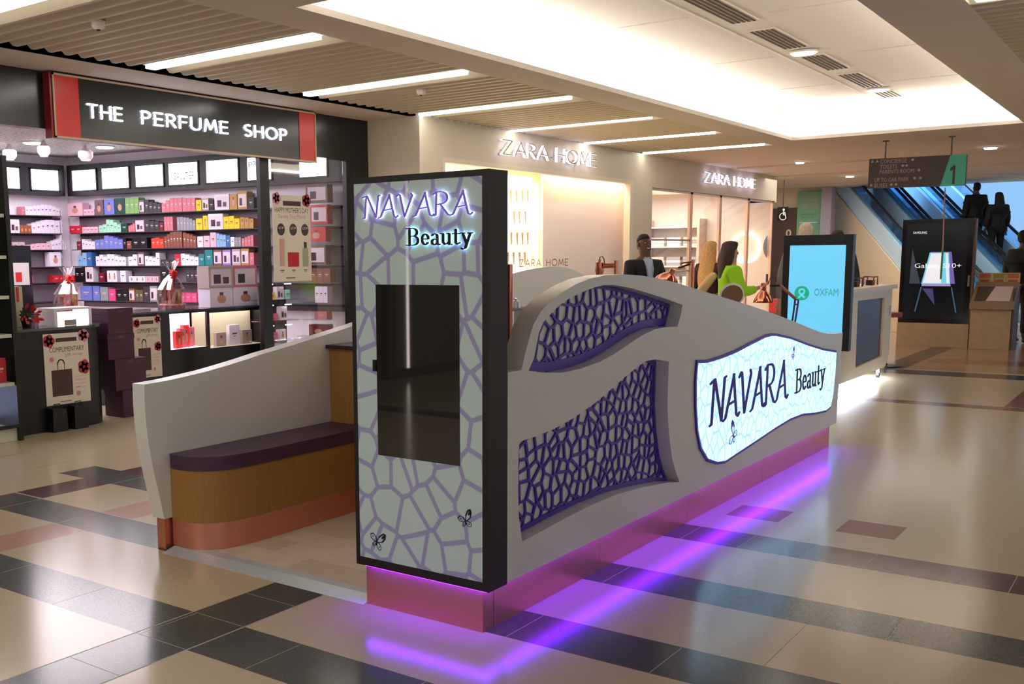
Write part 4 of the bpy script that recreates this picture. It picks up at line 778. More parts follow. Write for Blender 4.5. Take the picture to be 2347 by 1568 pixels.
# gift baskets in cellophane
CEL = glassm('cellophane', (.98, .93, .93), .22)
def basket(x, y, z, lab, seed):
    t = thing('gift_basket', (x, y, z), lab, 'gift basket', 'cellophane gift baskets'); rnd = random.Random(seed)
    MB().lathe([(0, 0), (.13, 0), (.15, .05), (.14, .06), (0, .055)], (x, y, z+.0005), mat('basket_pink', (196, 120, 116), .7, noise=.3), 18).build('basket', t)
    for k in range(7):
        a = k*.9; r = .07*(k > 0); h = .12+rnd.random()*.12; px, py = x+r*math.cos(a), y+r*math.sin(a)
        MB().box((px-.025, py-.025, z+.06), (px+.025, py+.025, z+.06+h), mat(['carton_rose_pink', 'carton_gold', 'carton_copper_brown'][k % 3])).box((px-.026, py-.012, z+.06+h*.5), (px+.026, py+.012, z+.06+h*.7), mat('ribbon_cream', (220, 190, 170), .5)).build('gift', t)
    b = MB(); prof = [(.155, .0), (.165, .1), (.15, .22), (.09, .33), (.03, .39), (.035, .43), (.09, .52)]; n = 22
    V = [(x+r*(1+.12*math.sin(k*5+i))*math.cos(2*PI*k/n), y+r*(1+.12*math.cos(k*7+i))*math.sin(2*PI*k/n), z+h+.002+(.03*rnd.random() if i > 4 else 0)) for i, (r, h) in enumerate(prof) for k in range(n)]
    b.add(V, [(i*n+k, i*n+(k+1) % n, (i+1)*n+(k+1) % n, (i+1)*n+k) for i in range(len(prof)-1) for k in range(n)], CEL); b.build('cellophane_wrap', t)
    b = MB()
    for k in range(12):
        a = k*.55; d = Vector((.3*math.cos(a*1.7), math.cos(a), math.sin(a))); c = Vector((x+.04, y, z+.39)); b.tube([c, c+d*.04+Vector((.02, 0, 0)), c+d*.055, c+d*.02], [.004, .012, .01, .004], RFL, 6)
    b.tube([(x+.04, y, z+.38), (x+.08, y-.05, z+.28), (x+.11, y-.09, z+.2)], .008, RFL, 6); b.build('bow', t)
tb = thing('display_table', (-10.7, 7.05, 0), 'black display table in the middle of the perfume shop carrying a gift basket', 'table')
MB().box((-11.1, 6.5, 0.002), (-10.4, 7.6, .95), BLACK).build('table_body', tb); MB().box((-11.13, 6.47, .9505), (-10.37, 7.63, .985), MATS['counter_glass_top']).build('tabletop', tb)
basket(-10.65, 7.24, .986, 'cellophane gift basket with a red bow, left one near the till counter', 3); basket(-9.22, 7.62, 1.041, 'cellophane gift basket with a red bow, right one on the display counter', 9)
t = thing('display_stand', (-11.0, 6.78, .986), 'tall black perfume display stand with a printed card left of the gift basket', 'display')
MB().box((-11.05, 6.63, .986), (-10.98, 6.99, 1.78), mat('stand_black', (16, 20, 32), .3)).build('stand', t); MB().box((-10.979, 6.67, 1.32), (-10.974, 6.95, 1.58), mat('card_white', (214, 208, 206), .6)).box((-10.973, 6.77, 1.36), (-10.971, 6.85, 1.47), RFL).build('card', t)
# tall white display unit at the left edge
wu = thing('display_cabinet', (-8.6, 4.6, 0), 'tall white shelf unit with a black corner post at the left edge', 'cabinet')
WU = mat('unit_white', (206, 206, 190), .4); b = MB(); b.box((-8.9, 4.0, .001), (-8.86, 5.05, 2.5), WU); b.box((-8.9, 4.0, .001), (-8.3, 4.03, 2.5), WU); b.box((-8.9, 4.0, .001), (-8.32, 5.05, .12), WU); b.build('carcass', wu)
b = MB(); b.box((-8.9, 5.051, .001), (-8.285, 5.093, 2.51), BLACK); b.box((-8.33, 4.0, .12), (-8.285, 5.05, .15), BLACK); b.build('corner_post', wu)
for k, z in enumerate((.50, .93, 1.27, 1.62, 1.98)): MB().box((-8.85, 4.04, z), (-8.3, 5.045, z+.03), WU).build('shelf', wu)
MB().box((-8.85, 4.04, .16), (-8.845, 5.04, .49), L('unit_glow', (206, 214, 255), 1.6)).build('light_panel', wu)
for k, (y, z, h, col) in enumerate(((4.96, .531, .22, 'red'), (4.88, 1.301, .2, 'mint green'), (4.93, 1.651, .2, 'lime green'), (4.9, .961, .16, 'grey'))): carton(FX(-8.36), y-.05, y+.05, z, h, col, 0, .08, 'in the white unit at the left edge', 'carton', 0)
# small shelf tower behind the window
st = thing('display_tower', (-8.75, 8.75, 0), 'dark backlit shelf tower with small lit perfumes below the Mother\'s Day poster', 'display')
FT = FX(-8.55); MB().box((8.64, .002, -.32), (9.06, 1.28, -.28), mat('tower_back', (44, 42, 44), .5), FT).build('back_panel', st)
LD = L('led_dash', (240, 244, 255), 8)
for i, z in enumerate((.62, .86, 1.105)):
    MB().box((8.43, z, -.28), (9.0, z+.012, .0), SHELFG, FT).build('shelf', st); MB().box((8.47, z+.19, -.02), (8.57, z+.2, -.005), LD, FT).box((8.77, z+.19, -.02), (8.87, z+.2, -.005), LD, FT).build('led_strip', st)
    pl = 'on the '+['lowest', 'middle', 'upper'][i]+' shelf of the window tower'
    for a, wd, h, col, s_ in (((8.46, .1, .09, 'white', 0), (8.57, .1, .1, 'hot pink', 0), (8.7, .11, .13, 'white', 2)), ((8.46, .08, .08, 'violet', 0), (8.57, .12, .08, 'hot pink', 0), (8.72, .12, .16, 'white', 1)), ((8.45, .1, .1, 'pale pink', 0), (8.58, .06, .09, 'yellow', 0), (8.67, .12, .15, 'white', 1), (8.81, .09, .11, 'mint green', 0)))[i]:
        carton(FT, a, a+wd, z+.0125, h, col, s_, .06, pl, 'carton', -.05)
finish_labels()
# near shopfront, out of frame to the left (reflected in the tower's glass)
WG = mat('near_front_grey', (120, 112, 104), .6)
MB().box((-8.4, -9, 0.0), (-8.3, -3.57, 2.775), WG).build('wall_near.001', kind='structure').name = 'wall_left'
b = MB(); b.box((-8.4, -3.569, 0), (-8.28, -3.42, 2.775), BLACK); b.box((-8.4, -9, 0), (-8.28, -3.58, .12), BLACK); b.box((-8.4, -3.419, 0), (-8.38, 2.5, 2.775), mat('dark_olive_front', (34, 33, 28), .4)); b.build('trim_9', kind='structure')
t = thing('light_column', (-8.3, -3.84, .05), 'thin vertical strip light on the shopfront out of frame, mirrored in the tower glass', 'light'); MB().box((-8.299, -3.855, .125), (-8.28, -3.82, 2.75), L('column_light', (255, 236, 226), 5)).build('diffuser', t)

# ================================================================== HOMEWARE SHOP (cream facade)
CRM = mat('facade_cream', (214, 204, 180), .55)
FZ1 = FX(-7.5)
b = MB(); b.holed(FZ1, [(10.11, 0), (16.66, 0), (16.66, CZ-.001), (10.11, CZ-.001)], [[(10.50, .35), (15.95, .35), (15.95, 2.82), (10.50, 2.82)]], -.12, 0, CRM); b.build('wall_left.001', kind='structure').name = 'wall_facade'
b = MB(); b.box((16.66, 2.74, -.12), (23.2, CZ-.001, 0), CRM, FZ1); b.box((16.66, 0, -.12), (16.72, 2.74, 0), CRM, FZ1)
b.prism(Fr((0, 0, 2.72), (1, 0, 0), (0, 1, 0)), [(-7.5, 23.2)]+[(-8.1+.6*math.cos(a), 23.2+.6*math.sin(a)) for a in [i*PI/20 for i in range(1, 11)]]+[(-8.1, 23.2)], 0, .55, CRM, smooth=True)
b.build('wall_facade_far', kind='structure').name = 'wall_facade.001'
# window surround
b = MB(); FRM = mat('frame_cream', (226, 212, 190), .4)
for p, q in (((10.50, 2.76), (15.95, 2.82)), ((15.83, .35), (15.95, 2.76)), ((10.50, .35), (10.56, 2.76)), ((10.56, .35), (15.83, .41))): b.box((p[0], p[1], -.10), (q[0], q[1], .012), FRM, FZ1)
b.build('window_2_frame', kind='structure').name = 'trim_10'
MB().box((10.56, .41, -.06), (15.83, 2.76, -.052), GLASS, FZ1).build('window_2', kind='structure')
PEA = mat('peach_screen', (255, 230, 206), .8); WARM = mat('warm_wall', (255, 240, 216), .7)
b = MB(); b.box((-9.4, 10.12, 0), (-9.3, 16.6, 3.1), WARM); b.box((-9.3, 10.115, 0), (-7.63, 10.125, 3.1), WARM); b.box((-9.3, 16.5, 0), (-7.63, 16.6, 3.1), WARM); b.box((-9.3, 10.12, 0), (-7.63, 16.5, .35), WARM); b.box((-9.3, 10.12, 3.05), (-7.63, 16.5, 3.1), WARM); b.build('wall_window_back', kind='structure').name = 'wall_window'
t = thing('fabric_screen', (-7.82, 14.9, .351), 'tall plain peach screen in the cream shop window', 'screen'); MB().box((-7.86, 13.55, .351), (-7.82, 16.45, 2.95), PEA).build('panel', t)
t = thing('display_board', (-8.5, 12.2, .351), 'bright white pegboard with rows of hooks in the cream shop window', 'display')
MB().box((-8.55, 10.6, .351), (-8.5, 14.6, 2.75), mat('board_white_glow', (255, 248, 234), .6, emit=.35)).build('board', t)  # faint emission puts the window's brightness into the board colour
b = MB(); HKM = mat('hook_taupe', (150, 130, 104), .5)
for px, py in [(q, 765) for q in (845, 895, 945, 990)]+[(q, 950) for q in (875, 920, 970)]+[(q, 1130) for q in (850, 900, 945, 990)]+[(q, 1300) for q in (820, 870, 920, 965)]:
    p = OX(950+px/3.733, 230+py/3.733, -8.44); b.tube([(-8.485, p.y, p.z), (-8.48, p.y, p.z-.19)], [.016, .008], HKM, 6)
b.build('hooks', t)
area('window_spot', (-8.15, 12.6, 3.0), (.4, 3.2), 38, (1, .92, .78)); area('window_spot_b', (-7.72, 14.9, 3.0), (.12, 2.6), 26, (1, .9, .78))
GLD = mat('brass_letter', (150, 132, 84), .35, .6); HALO = L('letter_halo', (235, 225, 255), 2.0)
for (y0, y1, z0, H, lab) in ((11.80, 14.50, 2.945, .185, 'ZARA HOME lettering on the cream fascia above the shop window'), (18.98, 21.75, 2.945, .18, 'smaller looking ZARA HOME lettering on the far cream fascia above the doors')):
    t = thing('shop_lettering', (-7.44, (y0+y1)/2, z0), lab, 'sign'); m_ = y0+(y1-y0)*.46
    word(t, FX(-7.47), SANS, 'ZARA', y0, m_, z0, H, .16, .024, .020, 0, .042, GLD, HALO, 4); word(t, FX(-7.47), SANS, 'HOME', m_+(y1-y0)*.09, y1, z0, H, .16, .024, .020, 0, .042, GLD, HALO, 4)
    b = MB()
    for k in range(8): yy = y0+.06+(y1-y0)*k/8.1; b.box((-7.499, yy, z0+.05), (-7.47, yy+.02, z0+.06), GLD)
    b.build('standoffs', t)
t = thing('glass_lettering', (-7.548, 13.1, 1.448), 'small tan ZARA HOME lettering stuck on the shop window glass', 'sign'); TL = mat('tan_vinyl', (120, 88, 56), .5)
word(t, FX(-7.551), SANS, 'ZARA', 12.44, 13.03, 1.45, .095, .3, .012, .012, 0, .002, TL, name='letter', one=True); word(t, FX(-7.551), SANS, 'HOME', 13.19, 13.84, 1.45, .095, .3, .012, .012, 0, .002, TL, one=True)
# doors and interior of the far part
b = MB(); b.box((-12.2, 16.6, 0), (-12.1, 23.3, 3.1), WARM); b.box((-12.1, 23.2, 0), (-7.6, 23.3, 3.1), mat('shop_grey', (200, 186, 172), .6)); b.box((-12.1, 16.5, 0), (-9.4, 16.6, 3.1), WARM); b.box((-12.1, 16.6, 3.0), (-7.62, 23.2, 3.1), WARM); b.build('wall_shop', kind='structure').name = 'wall_homeware'
BRS = mat('brass_frame', (196, 166, 146), .35, .35)
for i, (y0, y1, lab) in enumerate(((16.73, 18.52, 'glass pane with a brass cross bar nearest the suited man'), (18.56, 20.0, 'glass door pane behind the blonde woman'), (20.04, 21.6, 'glass door pane behind the woman in lime'), (21.64, 23.18, 'last glass pane at the far end of the cream shop front'))):
    t = thing('glass_door', (-7.55, (y0+y1)/2, .01), lab, 'door', 'glass doors of the cream shop')
    MB().box((-7.56, y0+.03, .03), (-7.552, y1-.03, 2.70), GLASS).build('pane', t); b = MB()
    b.box((-7.58, y0, .01), (-7.53, y0+.035, 2.735), BRS); b.box((-7.58, y1-.035, .01), (-7.53, y1, 2.735), BRS); b.box((-7.58, y0, 2.70), (-7.53, y1, 2.735), BRS)
    if i == 0: b.box((-7.58, y0, 1.84), (-7.53, y1, 1.87), BRS); b.box((-7.58, y0, 1.28), (-7.53, y1, 1.30), BRS)
    b.build('door_frame', t)
TXG = [mat('towel_grey', (150, 142, 146), .9), mat('towel_cream', (232, 220, 200), .9), mat('towel_sand', (196, 172, 150), .9)]
t = thing('shelf_unit', (-9.6, 22.9, 0), 'open shelf unit with folded grey and cream towels inside the cream shop', 'shelf')
b = MB(); b.box((-10.4, 22.75, 0), (-10.34, 23.19, 2.4), BRS); b.box((-9.1, 22.75, 0), (-9.04, 23.19, 2.4), BRS)
for z in (.4, .85, 1.3, 1.75, 2.2): b.box((-10.34, 22.76, z), (-9.1, 23.18, z+.03), FRM)
b.build('frame', t); rnd = random.Random(8)
for z in (.43, .88, 1.33, 1.78):
    b = MB()
    for k in range(3):
        x = -10.25+k*.4
        for j in range(3): b.box((x, 22.82, z+.001+j*.07), (x+.33, 23.12, z+.065+j*.07), TXG[rnd.randrange(3)])
    b.build('folded_towels', t)
t = thing('shelf_unit', (-11.8, 20, 0), 'white wall shelves with framed goods deep inside the cream shop', 'shelf'); b = MB()
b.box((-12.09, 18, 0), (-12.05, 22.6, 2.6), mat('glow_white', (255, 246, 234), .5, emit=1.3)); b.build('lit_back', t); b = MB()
for z in (.6, 1.15, 1.7, 2.25): b.box((-12.04, 18, z), (-11.7, 22.6, z+.03), FRM)
b.build('boards', t); b = MB()
for z in (.6, 1.15, 1.7):
    for k in range(9): y = 18.1+k*.5; h = .15+rnd.random()*.25; b.box((-11.95, y, z+.031), (-11.8, y+.2+rnd.random()*.15, z+.03+h), TXG[rnd.randrange(3)])
b.build('goods', t)
t = thing('display_easel', (-9.0, 18.6, 0), 'grey leaning frame on a brass stand just inside the glass by the suited man', 'frame')
MB().prism(Fr((-8.8, 18.3, 0), (.3, 1, 0), (0, 0, 1)), [(0, .9), (.22, .9), (.06, 2.6), (-.16, 2.6)], 0, .04, TXG[0]).build('frame', t); MB().tube([(-8.85, 18.5, 0), (-8.85, 18.5, 1.6)], .02, BRS).tube([(-9.05, 18.8, 0), (-8.85, 18.5, 1.5)], .015, BRS).build('stand', t)
t = thing('ring_light', OY(1708, 568, 23.1), 'glowing white ring on the end wall of the cream shop', 'light'); c = OY(1708, 568, 23.1); b = MB(); R_ = .315
b.tube([(c.x+R_*math.cos(2*PI*k/36), 23.14, c.z+R_*math.sin(2*PI*k/36)) for k in range(37)], .032, L('ring_glow', (255, 244, 226), 3), 8, caps=False); b.build('ring', t); MB().tube([(c.x, 23.17, c.z+R_), (c.x, 23.17, 2.9)], .008, BRS).build('hanger', t)
c = OY(1789, 565, 23.0)
t = thing('round_mirror', (c.x, 23.08, c.z), 'dark half-hidden round panel at the far corner of the cream shop window', 'mirror'); F = Fr((c.x, 23.12, c.z), (1, 0, 0), (0, 0, 1)); R_ = .41; xm = -7.60-c.x
pts_ = [(R_*math.cos(q), R_*math.sin(q)) for q in [math.radians(90+180*i/30) for i in range(31)] if R_*math.cos(q) < xm]
MB().prism(F, pts_, 0, .03, mat('mirror_dark', (74, 66, 76), .15)).build('glass', t); MB().prism(F, [(x*1.04, y*1.04) for x, y in pts_], -.02, -.001, BRS).build('rim', t)
# ================================================================== FAR END
FAR = mat('far_wall_cream', (220, 206, 180), .7); BRN = mat('brown_panel', (84, 66, 54), .6)
MB().box((-13, 28.0, 0), (-7.78, 28.2, 3.6), FAR).build('wall_far', kind='structure'); MB().box((-9.32, 27.9, 0), (-8.44, 27.99, 2.78), BRN).build('wall_far.001', kind='structure').name = 'wall_recess'
MB().box((-7.77, 27.7, 0), (-7.52, 28.1, 3.27), mat('lilac_pillar', (164, 160, 176), .6)).build('wall_pillar', kind='structure')
t = thing('banner', (-8.12, 27.9, 1.25), 'green printed banner with a white arrow on the far wall', 'banner'); F = Fr((-8.43, 27.93, 1.25), (1, 0, 0), (0, 0, 1))
MB().box((0, 0, 0), (.62, 1.93, .03), mat('banner_green', (122, 178, 146), .6), F).build('board', t)
BGT = mat('banner_pink', (198, 160, 160), .6); b = MB(); BGD = mat('banner_grey', (96, 120, 104), .6)
text(None, F, 'WE ARE', .1, .5, 1.68, 1.82, BGT, .032, mb=b); text(None, F, 'HERE TO HELP', .1, .55, 1.5, 1.64, BGT, .032, mb=b); text(None, F, 'customer service', .1, .5, 1.32, 1.38, BGD, .032, mb=b); text(None, F, 'desk this way', .12, .44, 1.24, 1.30, BGD, .032, mb=b)
b.box((.1, 1.125, .031), (.52, 1.145, .033), SHW, F); b.prism(F, [(.06, 1.135), (.12, 1.165), (.12, 1.105)], .031, .033, SHW); b.build('print', t)
p0 = OY(1781, 506, 24.5); p1 = OY(1806, 474, 24.5)
t = thing('toilet_sign', ((p0.x+p1.x)/2, 24.5, p0.z), 'small black hanging sign with a white wheelchair symbol beyond the cream shop', 'sign'); F = Fr((p0.x, 24.5, p0.z), (1, 0, 0), (0, 0, 1)); W_ = p1.x-p0.x; H_ = p1.z-p0.z
MB().box((0, 0, -.05), (W_, H_, 0), BLACK, F).build('board', t); WM = mat('symbol_white', (226, 220, 214), .5, emit=.3); b = MB()
b.disc(F, W_*.6, H_*.8, .028, 0, .003, WM, 12)
for k in range(10): a0, a1 = math.radians(-30-28*k), math.radians(-30-28*(k+1)); b.prism(F, nibhull((W_*.56+.08*math.cos(a0), H_*.3+.08*math.sin(a0)), (W_*.56+.08*math.cos(a1), H_*.3+.08*math.sin(a1)), .018, .018, 6), 0, .003, WM)
for p, q in (((.6, .72), (.6, .42)), ((.6, .42), (.78, .42)), ((.78, .42), (.84, .2)), ((.6, .6), (.74, .58))): b.prism(F, nibhull((p[0]*W_, p[1]*H_), (q[0]*W_, q[1]*H_), .022, .022, 6), 0, .003, WM)
b.build('symbol', t); MB().tube([((p0.x+p1.x)/2, 24.52, p1.z), ((p0.x+p1.x)/2, 24.52, CZ)], .008, BLACK).build('rod', t)
t = thing('door_plate', (-8.62, 27.88, 2.05), 'small white oval plate on the brown panel beside the green banner', 'sign'); MB().disc(Fr((-8.62, 27.88, 2.12), (1, 0, 0), (0, 0, 1)), 0, 0, .07, 0, .015, mat('plate_white', (220, 205, 195), .5), 18, .1).build('plate', t); MB().disc(Fr((-8.62, 27.88, 2.12), (1, 0, 0), (0, 0, 1)), 0, 0, .03, .0151, .018, BRN, 12, .06).build('mark', t)
t = thing('fire_point', (-7.4, 22.0, 0), 'red notice box low behind the copper lamp and beside the blue screen', 'box'); c = OX(1781, 712, -7.1)
MB().box((c.x-.1, c.y-.2, c.z-.02), (c.x+.1, c.y+.25, c.z+.25), mat('notice_red', (206, 30, 44), .5)).build('box', t); MB().box((c.x-.08, c.y-.15, .001), (c.x+.08, c.y+.2, c.z-.021), mat('stand_tan', (150, 110, 80), .6)).build('stand', t); MB().box((c.x+.101, c.y-.05, c.z+.05), (c.x+.104, c.y+.08, c.z+.16), mat('notice_pale', (240, 190, 190), .6)).build('label', t)
# escalators
EO = Vector((-4.301, 24.994, 0)); ED = Vector((-math.sin(math.radians(40)), math.cos(math.radians(40)), 0)); EF = Fr(EO, ED, (0, 0, 1)); TN = math.tan(math.radians(30)); SM = 8.5
PB = mat('panel_pale_blue', (196, 222, 240), .35); STP = mat('step_steel', (92, 128, 156), .35, .3); RUB = mat('handrail_black', (22, 20, 22), .4); DKB = mat('escalator_dark', (34, 52, 70), .5); EG = glassm('escalator_glass', (.72, .88, 1), .12)
MB().prism(EF, [(-.3, 0), (SM, 0), (SM, SM*TN+.12), (0, .12), (-.3, .12)], -.10, -.06, mat('cladding_beige', (226, 206, 176), .6)).build('wall_escalator', kind='structure')
def band(p0, p1, h0, h1, m, e0=-.2, mb=None): return (mb or MB()).prism(EF, [(e0, max(.0, e0*TN)+h0), (0, h0), (SM, SM*TN+h0), (SM, SM*TN+h1), (0, h1), (e0, max(0, e0*TN)+h1)], p0, p1, m)
for k in range(3):
    q = k*.95; t = thing('escalator', EF(SM/2, 0, q+.45), ['leftmost rising escalator with blue lit steps, beside the beige side wall', 'middle rising escalator with dark steps', 'rightmost rising escalator carrying two dark figures'][k], 'escalator', 'escalators at the far end')
    band(q-.055, q+.06, .0 if k else .125, .62, PB).build('side_panel', t); band(q-.01, q+.01, .621, .93, EG).build('glass_balustrade', t)
    MB().tube([EF(-.5, .82, q), EF(0, .97, q), EF(SM, SM*TN+.97, q)], .035, RUB, 8).build('handrail', t)
    P = [(-.8, 0), (-.8, .02), (0, .02)]; n = int(SM/.36)
    for i in range(n): P += [(i*.36, .02+(i+1)*.36*TN), ((i+1)*.36-.001, .02+(i+1)*.36*TN)]
    P += [(n*.36, n*.36*TN-.5), (.6, 0)]
    MB().prism(EF, P, q+.07, q+.76, [STP, DKB, DKB][k], PB if k == 1 else STP).build('steps', t)
    band(q+.77, q+.85, .0, .62, PB).build('side_panel', t); band(q+.80, q+.82, .621, .93, EG).build('glass_balustrade', t)
    MB().tube([EF(-.5, .82, q+.81), EF(0, .97, q+.81), EF(SM, SM*TN+.97, q+.81)], .035, RUB, 8).build('handrail', t)
HALL = mat('hall_blue_wall', (190, 212, 232), .7)
b = MB(); b.box((-20, 41, 0), (8, 41.2, 9), HALL); b.box((5, 29, 0), (5.2, 41, 9), HALL); b.box((-20, 29.4, 8.8), (8, 41, 9), HALL); b.box((-13, 28.3, 3.66), (5, 29.3, 9), HALL); b.box((-20.2, 28, 0), (-20, 41, 9), HALL); b.build('wall_hall', kind='structure')
MB().box((-20, 29.51, -.1), (8, 41, 0), TAN).build('floor_hall', kind='structure').name = 'floor.001'

# ---------------- phone advertising totem, pedestal, hanging sign
t = thing('advertising_totem', (-3.44, 19.15, .0), 'black upright advertising screen showing a tilted phone and Galaxy S10+ on a stone base', 'advertising screen')
MB().box((-4.0, 19.08, .001), (-2.9, 19.5, .395), mat('stone_base', (176, 150, 118), .5, noise=.05, nscale=10)).build('stone_plinth', t)
FG = Fr((-3.995, 19.1, .40), (1, 0, 0), (0, 0, 1)); MB().box((0, 0, -.14), (1.08, 1.735, 0), BLACKG, FG).build('casing', t); MB().box((1.081, .0, -.16), (1.112, 1.73, -.01), mat('brown_edge', (112, 80, 70), .5), FG).build('side_strip', t)
MB().box((.07, .07, .001), (1.0, 1.66, .004), mat('screen_black', (10, 12, 16), .15, emit=.6), FG).build('screen', t)
b = MB(); E1 = lambda n, c=None, e=1.0: mat('ad_'+n, c, .4, emit=e)
b.prism(FG, [(.33, .66), (.85, .66), (.77, 1.19), (.45, 1.19)], .005, .006, E1('purple', (110, 90, 170), .6)); b.prism(FG, [(.34, .65), (.78, .65), (.73, 1.18), (.44, 1.18)], .0062, .0072, E1('cyan', (90, 180, 200), .9))
b.prism(FG, [(.36, .67), (.765, .67), (.715, 1.165), (.465, 1.165)], .0074, .0084, E1('white', (226, 226, 236), .62)); b.prism(FG, [(.64, .67), (.72, .67), (.685, 1.165), (.62, 1.165)], .0086, .0092, E1('cyan')); b.prism(FG, [(.34, .62), (.79, .62), (.775, .66), (.355, .66)], .0086, .0092, E1('violet', (150, 130, 190), .7))
b.prism(FG, [(.33, .60), (.35, .60), (.27, .18), (.25, .18)], .005, .006, E1('dimblue', (60, 90, 120), .5)); b.prism(FG, [(.79, .60), (.81, .60), (.90, .18), (.88, .18)], .005, .006, E1('dimblue')); b.prism(FG, [(.36, .58), (.52, .58), (.56, .30)], .005, .006, E1('dimviolet', (62, 58, 110), .5)); b.prism(FG, [(.15, .66), (.32, .66), (.17, 1.25)], .005, .006, E1('haze', (50, 60, 80), .5))
text(None, FG, 'Galaxy S10+', .22, .93, .90, 1.0, E1('text', (200, 204, 214), 1.0), .0105, mb=b); text(None, FG, 'SAMSUNG', .17, .38, 1.495, 1.535, E1('text'), .0105, mb=b); b.build('advert', t)
b = MB(); b.box((1.035, .62, .001), (1.065, .80, .012), CHROME, FG); b.build('handle', t)
t = thing('pedestal', (-2.6, 19.2, 0), 'stone information pedestal with a sloping top beside the phone screen', 'pedestal'); STN = MATS['stone_base']
MB().prism(Fr((-2.87, 0, 0), (0, 1, 0), (0, 0, 1)), [(18.98, .001), (19.46, .001), (19.46, 1.0), (18.98, .70)], 0, .585, STN).build('body', t)
SLF = Fr((-2.878, 18.9, .70), (1, 0, 0), (0, .84, .53)); MB().box((0, .0, .0), (.63, .66, .04), mat('pedestal_top', (150, 122, 100), .5), SLF).build('sloping_top', t)
MB().box((.05, .1, .0405), (.55, .52, .043), BRN, SLF).build('map_panel', t); MB().prism(SLF, [(.22, .1), (.56, .1), (.56, .52), (.30, .52)], .0435, .046, mat('map_white', (222, 204, 206), .5)).build('map_sheet', t)
MB().box((-2.88, 18.88, .66), (-2.24, 18.895, .74), mat('pedestal_top')).build('lip', t); MB().box((-2.279, 18.98, .001), (-2.25, 19.46, 1.0), BRN).build('side_strip', t)
rack = thing('leaflet_rack', (-2.6, 19.5, 0), 'low rack behind the stone pedestal holding three leaflets', 'rack'); MB().box((-2.87, 19.48, .001), (-2.25, 19.56, 1.03), BRN).build('rack', rack); MB().box((-2.875, 19.47, 1.031), (-2.24, 19.57, 1.045), mat('rack_rail', (170, 170, 160), .5)).build('rail', rack)
for k in range(3):
    x = -2.865+k*.205; t = thing('leaflet', (x+.1, 19.5, 1.046), ['left', 'middle', 'right'][k]+' one of three orange and yellow leaflets standing above the pedestal', 'leaflet', 'leaflets on the rack'); F = Fr((x, 19.5, 1.046), (1, 0, 0), (0, 0, 1))
    MB().box((0, 0, 0), (.2, .19, .01), mat('leaflet_paper', (200, 180, 120), .6), F).build('sheet', t); MB().box((.02, .10, .0105), (.18, .175, .012), [mat('leaflet_orange', (196, 110, 80), .6), mat('leaflet_green', (150, 150, 70), .6), mat('leaflet_orange')][k], F).box((.03, .02, .0105), (.17, .08, .012), mat('leaflet_red', (190, 100, 80), .6), F).build('picture', t)
p0 = OY(1989, 432, 17); p1 = OY(2216, 354, 17); F = Fr((p0.x, 17, p0.z), Vector((p1.x-p0.x, 0, -.018)), (0, 0, 1)); F.u = Vector((0, 0, 1)); F.n = Vector((0, -1, 0)); W_, H_ = p1.x-p0.x, p1.z-p0.z+.02
t = thing('hanging_sign', ((p0.x+p1.x)/2, 17, p0.z), 'long dark brown hanging direction sign with a green panel and the number 1', 'sign')
MB().box((0, 0, -.08), (W_, H_, 0), mat('sign_brown', (58, 42, 40), .5), F).build('board', t)
MB().prism(F, [(W_*.755, 0), (W_, 0), (W_, H_), (W_*.84, H_)], .001, .006, mat('sign_green', (62, 168, 140), .5)).build('green_panel', t)
MB().prism(F, nibhull((W_*.885, .04), (W_*.885, H_*.62), .045, .05, 4), .0065, .009, mat('sign_brown')).prism(F, nibhull((W_*.885, H_*.62), (W_*.855, H_*.53), .03, .05, 4), .0065, .0095, mat('sign_brown')).build('number', t)
SGT = mat('sign_text', (150, 138, 134), .5); b = MB()
for s_, x0, x1, r in (('CONCIERGE', .12, .40, .86), ('TOILETS', .12, .30, .68), ('PARENTS ROOM', .12, .48, .51), ('UP TO CAR PARK', .07, .43, .24), ('BUSES', .07, .21, .05)): text(None, F, s_, x0*W_, x1*W_, r*H_-.015, r*H_+.045, SGT, .002, mb=b)
for cx, r in ((.46, .87), (.36, .69), (.40, .69), (.53, .52), (.49, .26), (.55, .26), (.25, .07), (.30, .07)): b.disc(F, cx*W_, r*H_+.015, .02, 0, .002, SGT, 8)
for cx, r in ((.035, .87), (.085, .87), (.035, .07)): b.prism(F, [(cx*W_-.022, r*H_), (cx*W_+.022, r*H_), (cx*W_, r*H_+.045)], 0, .002, SGT)
b.build('lettering', t)
for u in (2029, 2180): p = OY(u, 340, 17); MB().tube([(p.x, 17.03, p0.z+.3), (p.x, 17.03, CZ)], .012, mat('rod_grey', (110, 92, 80), .5)).lathe([(.05, 0), (.05, .012)], (p.x, 17.03, CZ-.013), mat('rod_grey')).build('rod', t)
a = OY(2166, 430, 17.02); c = OY(2161, 570, 17.02); d = OY(2156, 640, 17.02)
MB().tube([a, c], .009, mat('cord_pink', (170, 120, 126), .6)).build('cord', t); MB().tube([c, d], .014, mat('cord_green', (60, 140, 76), .5)).build('tassel', t)

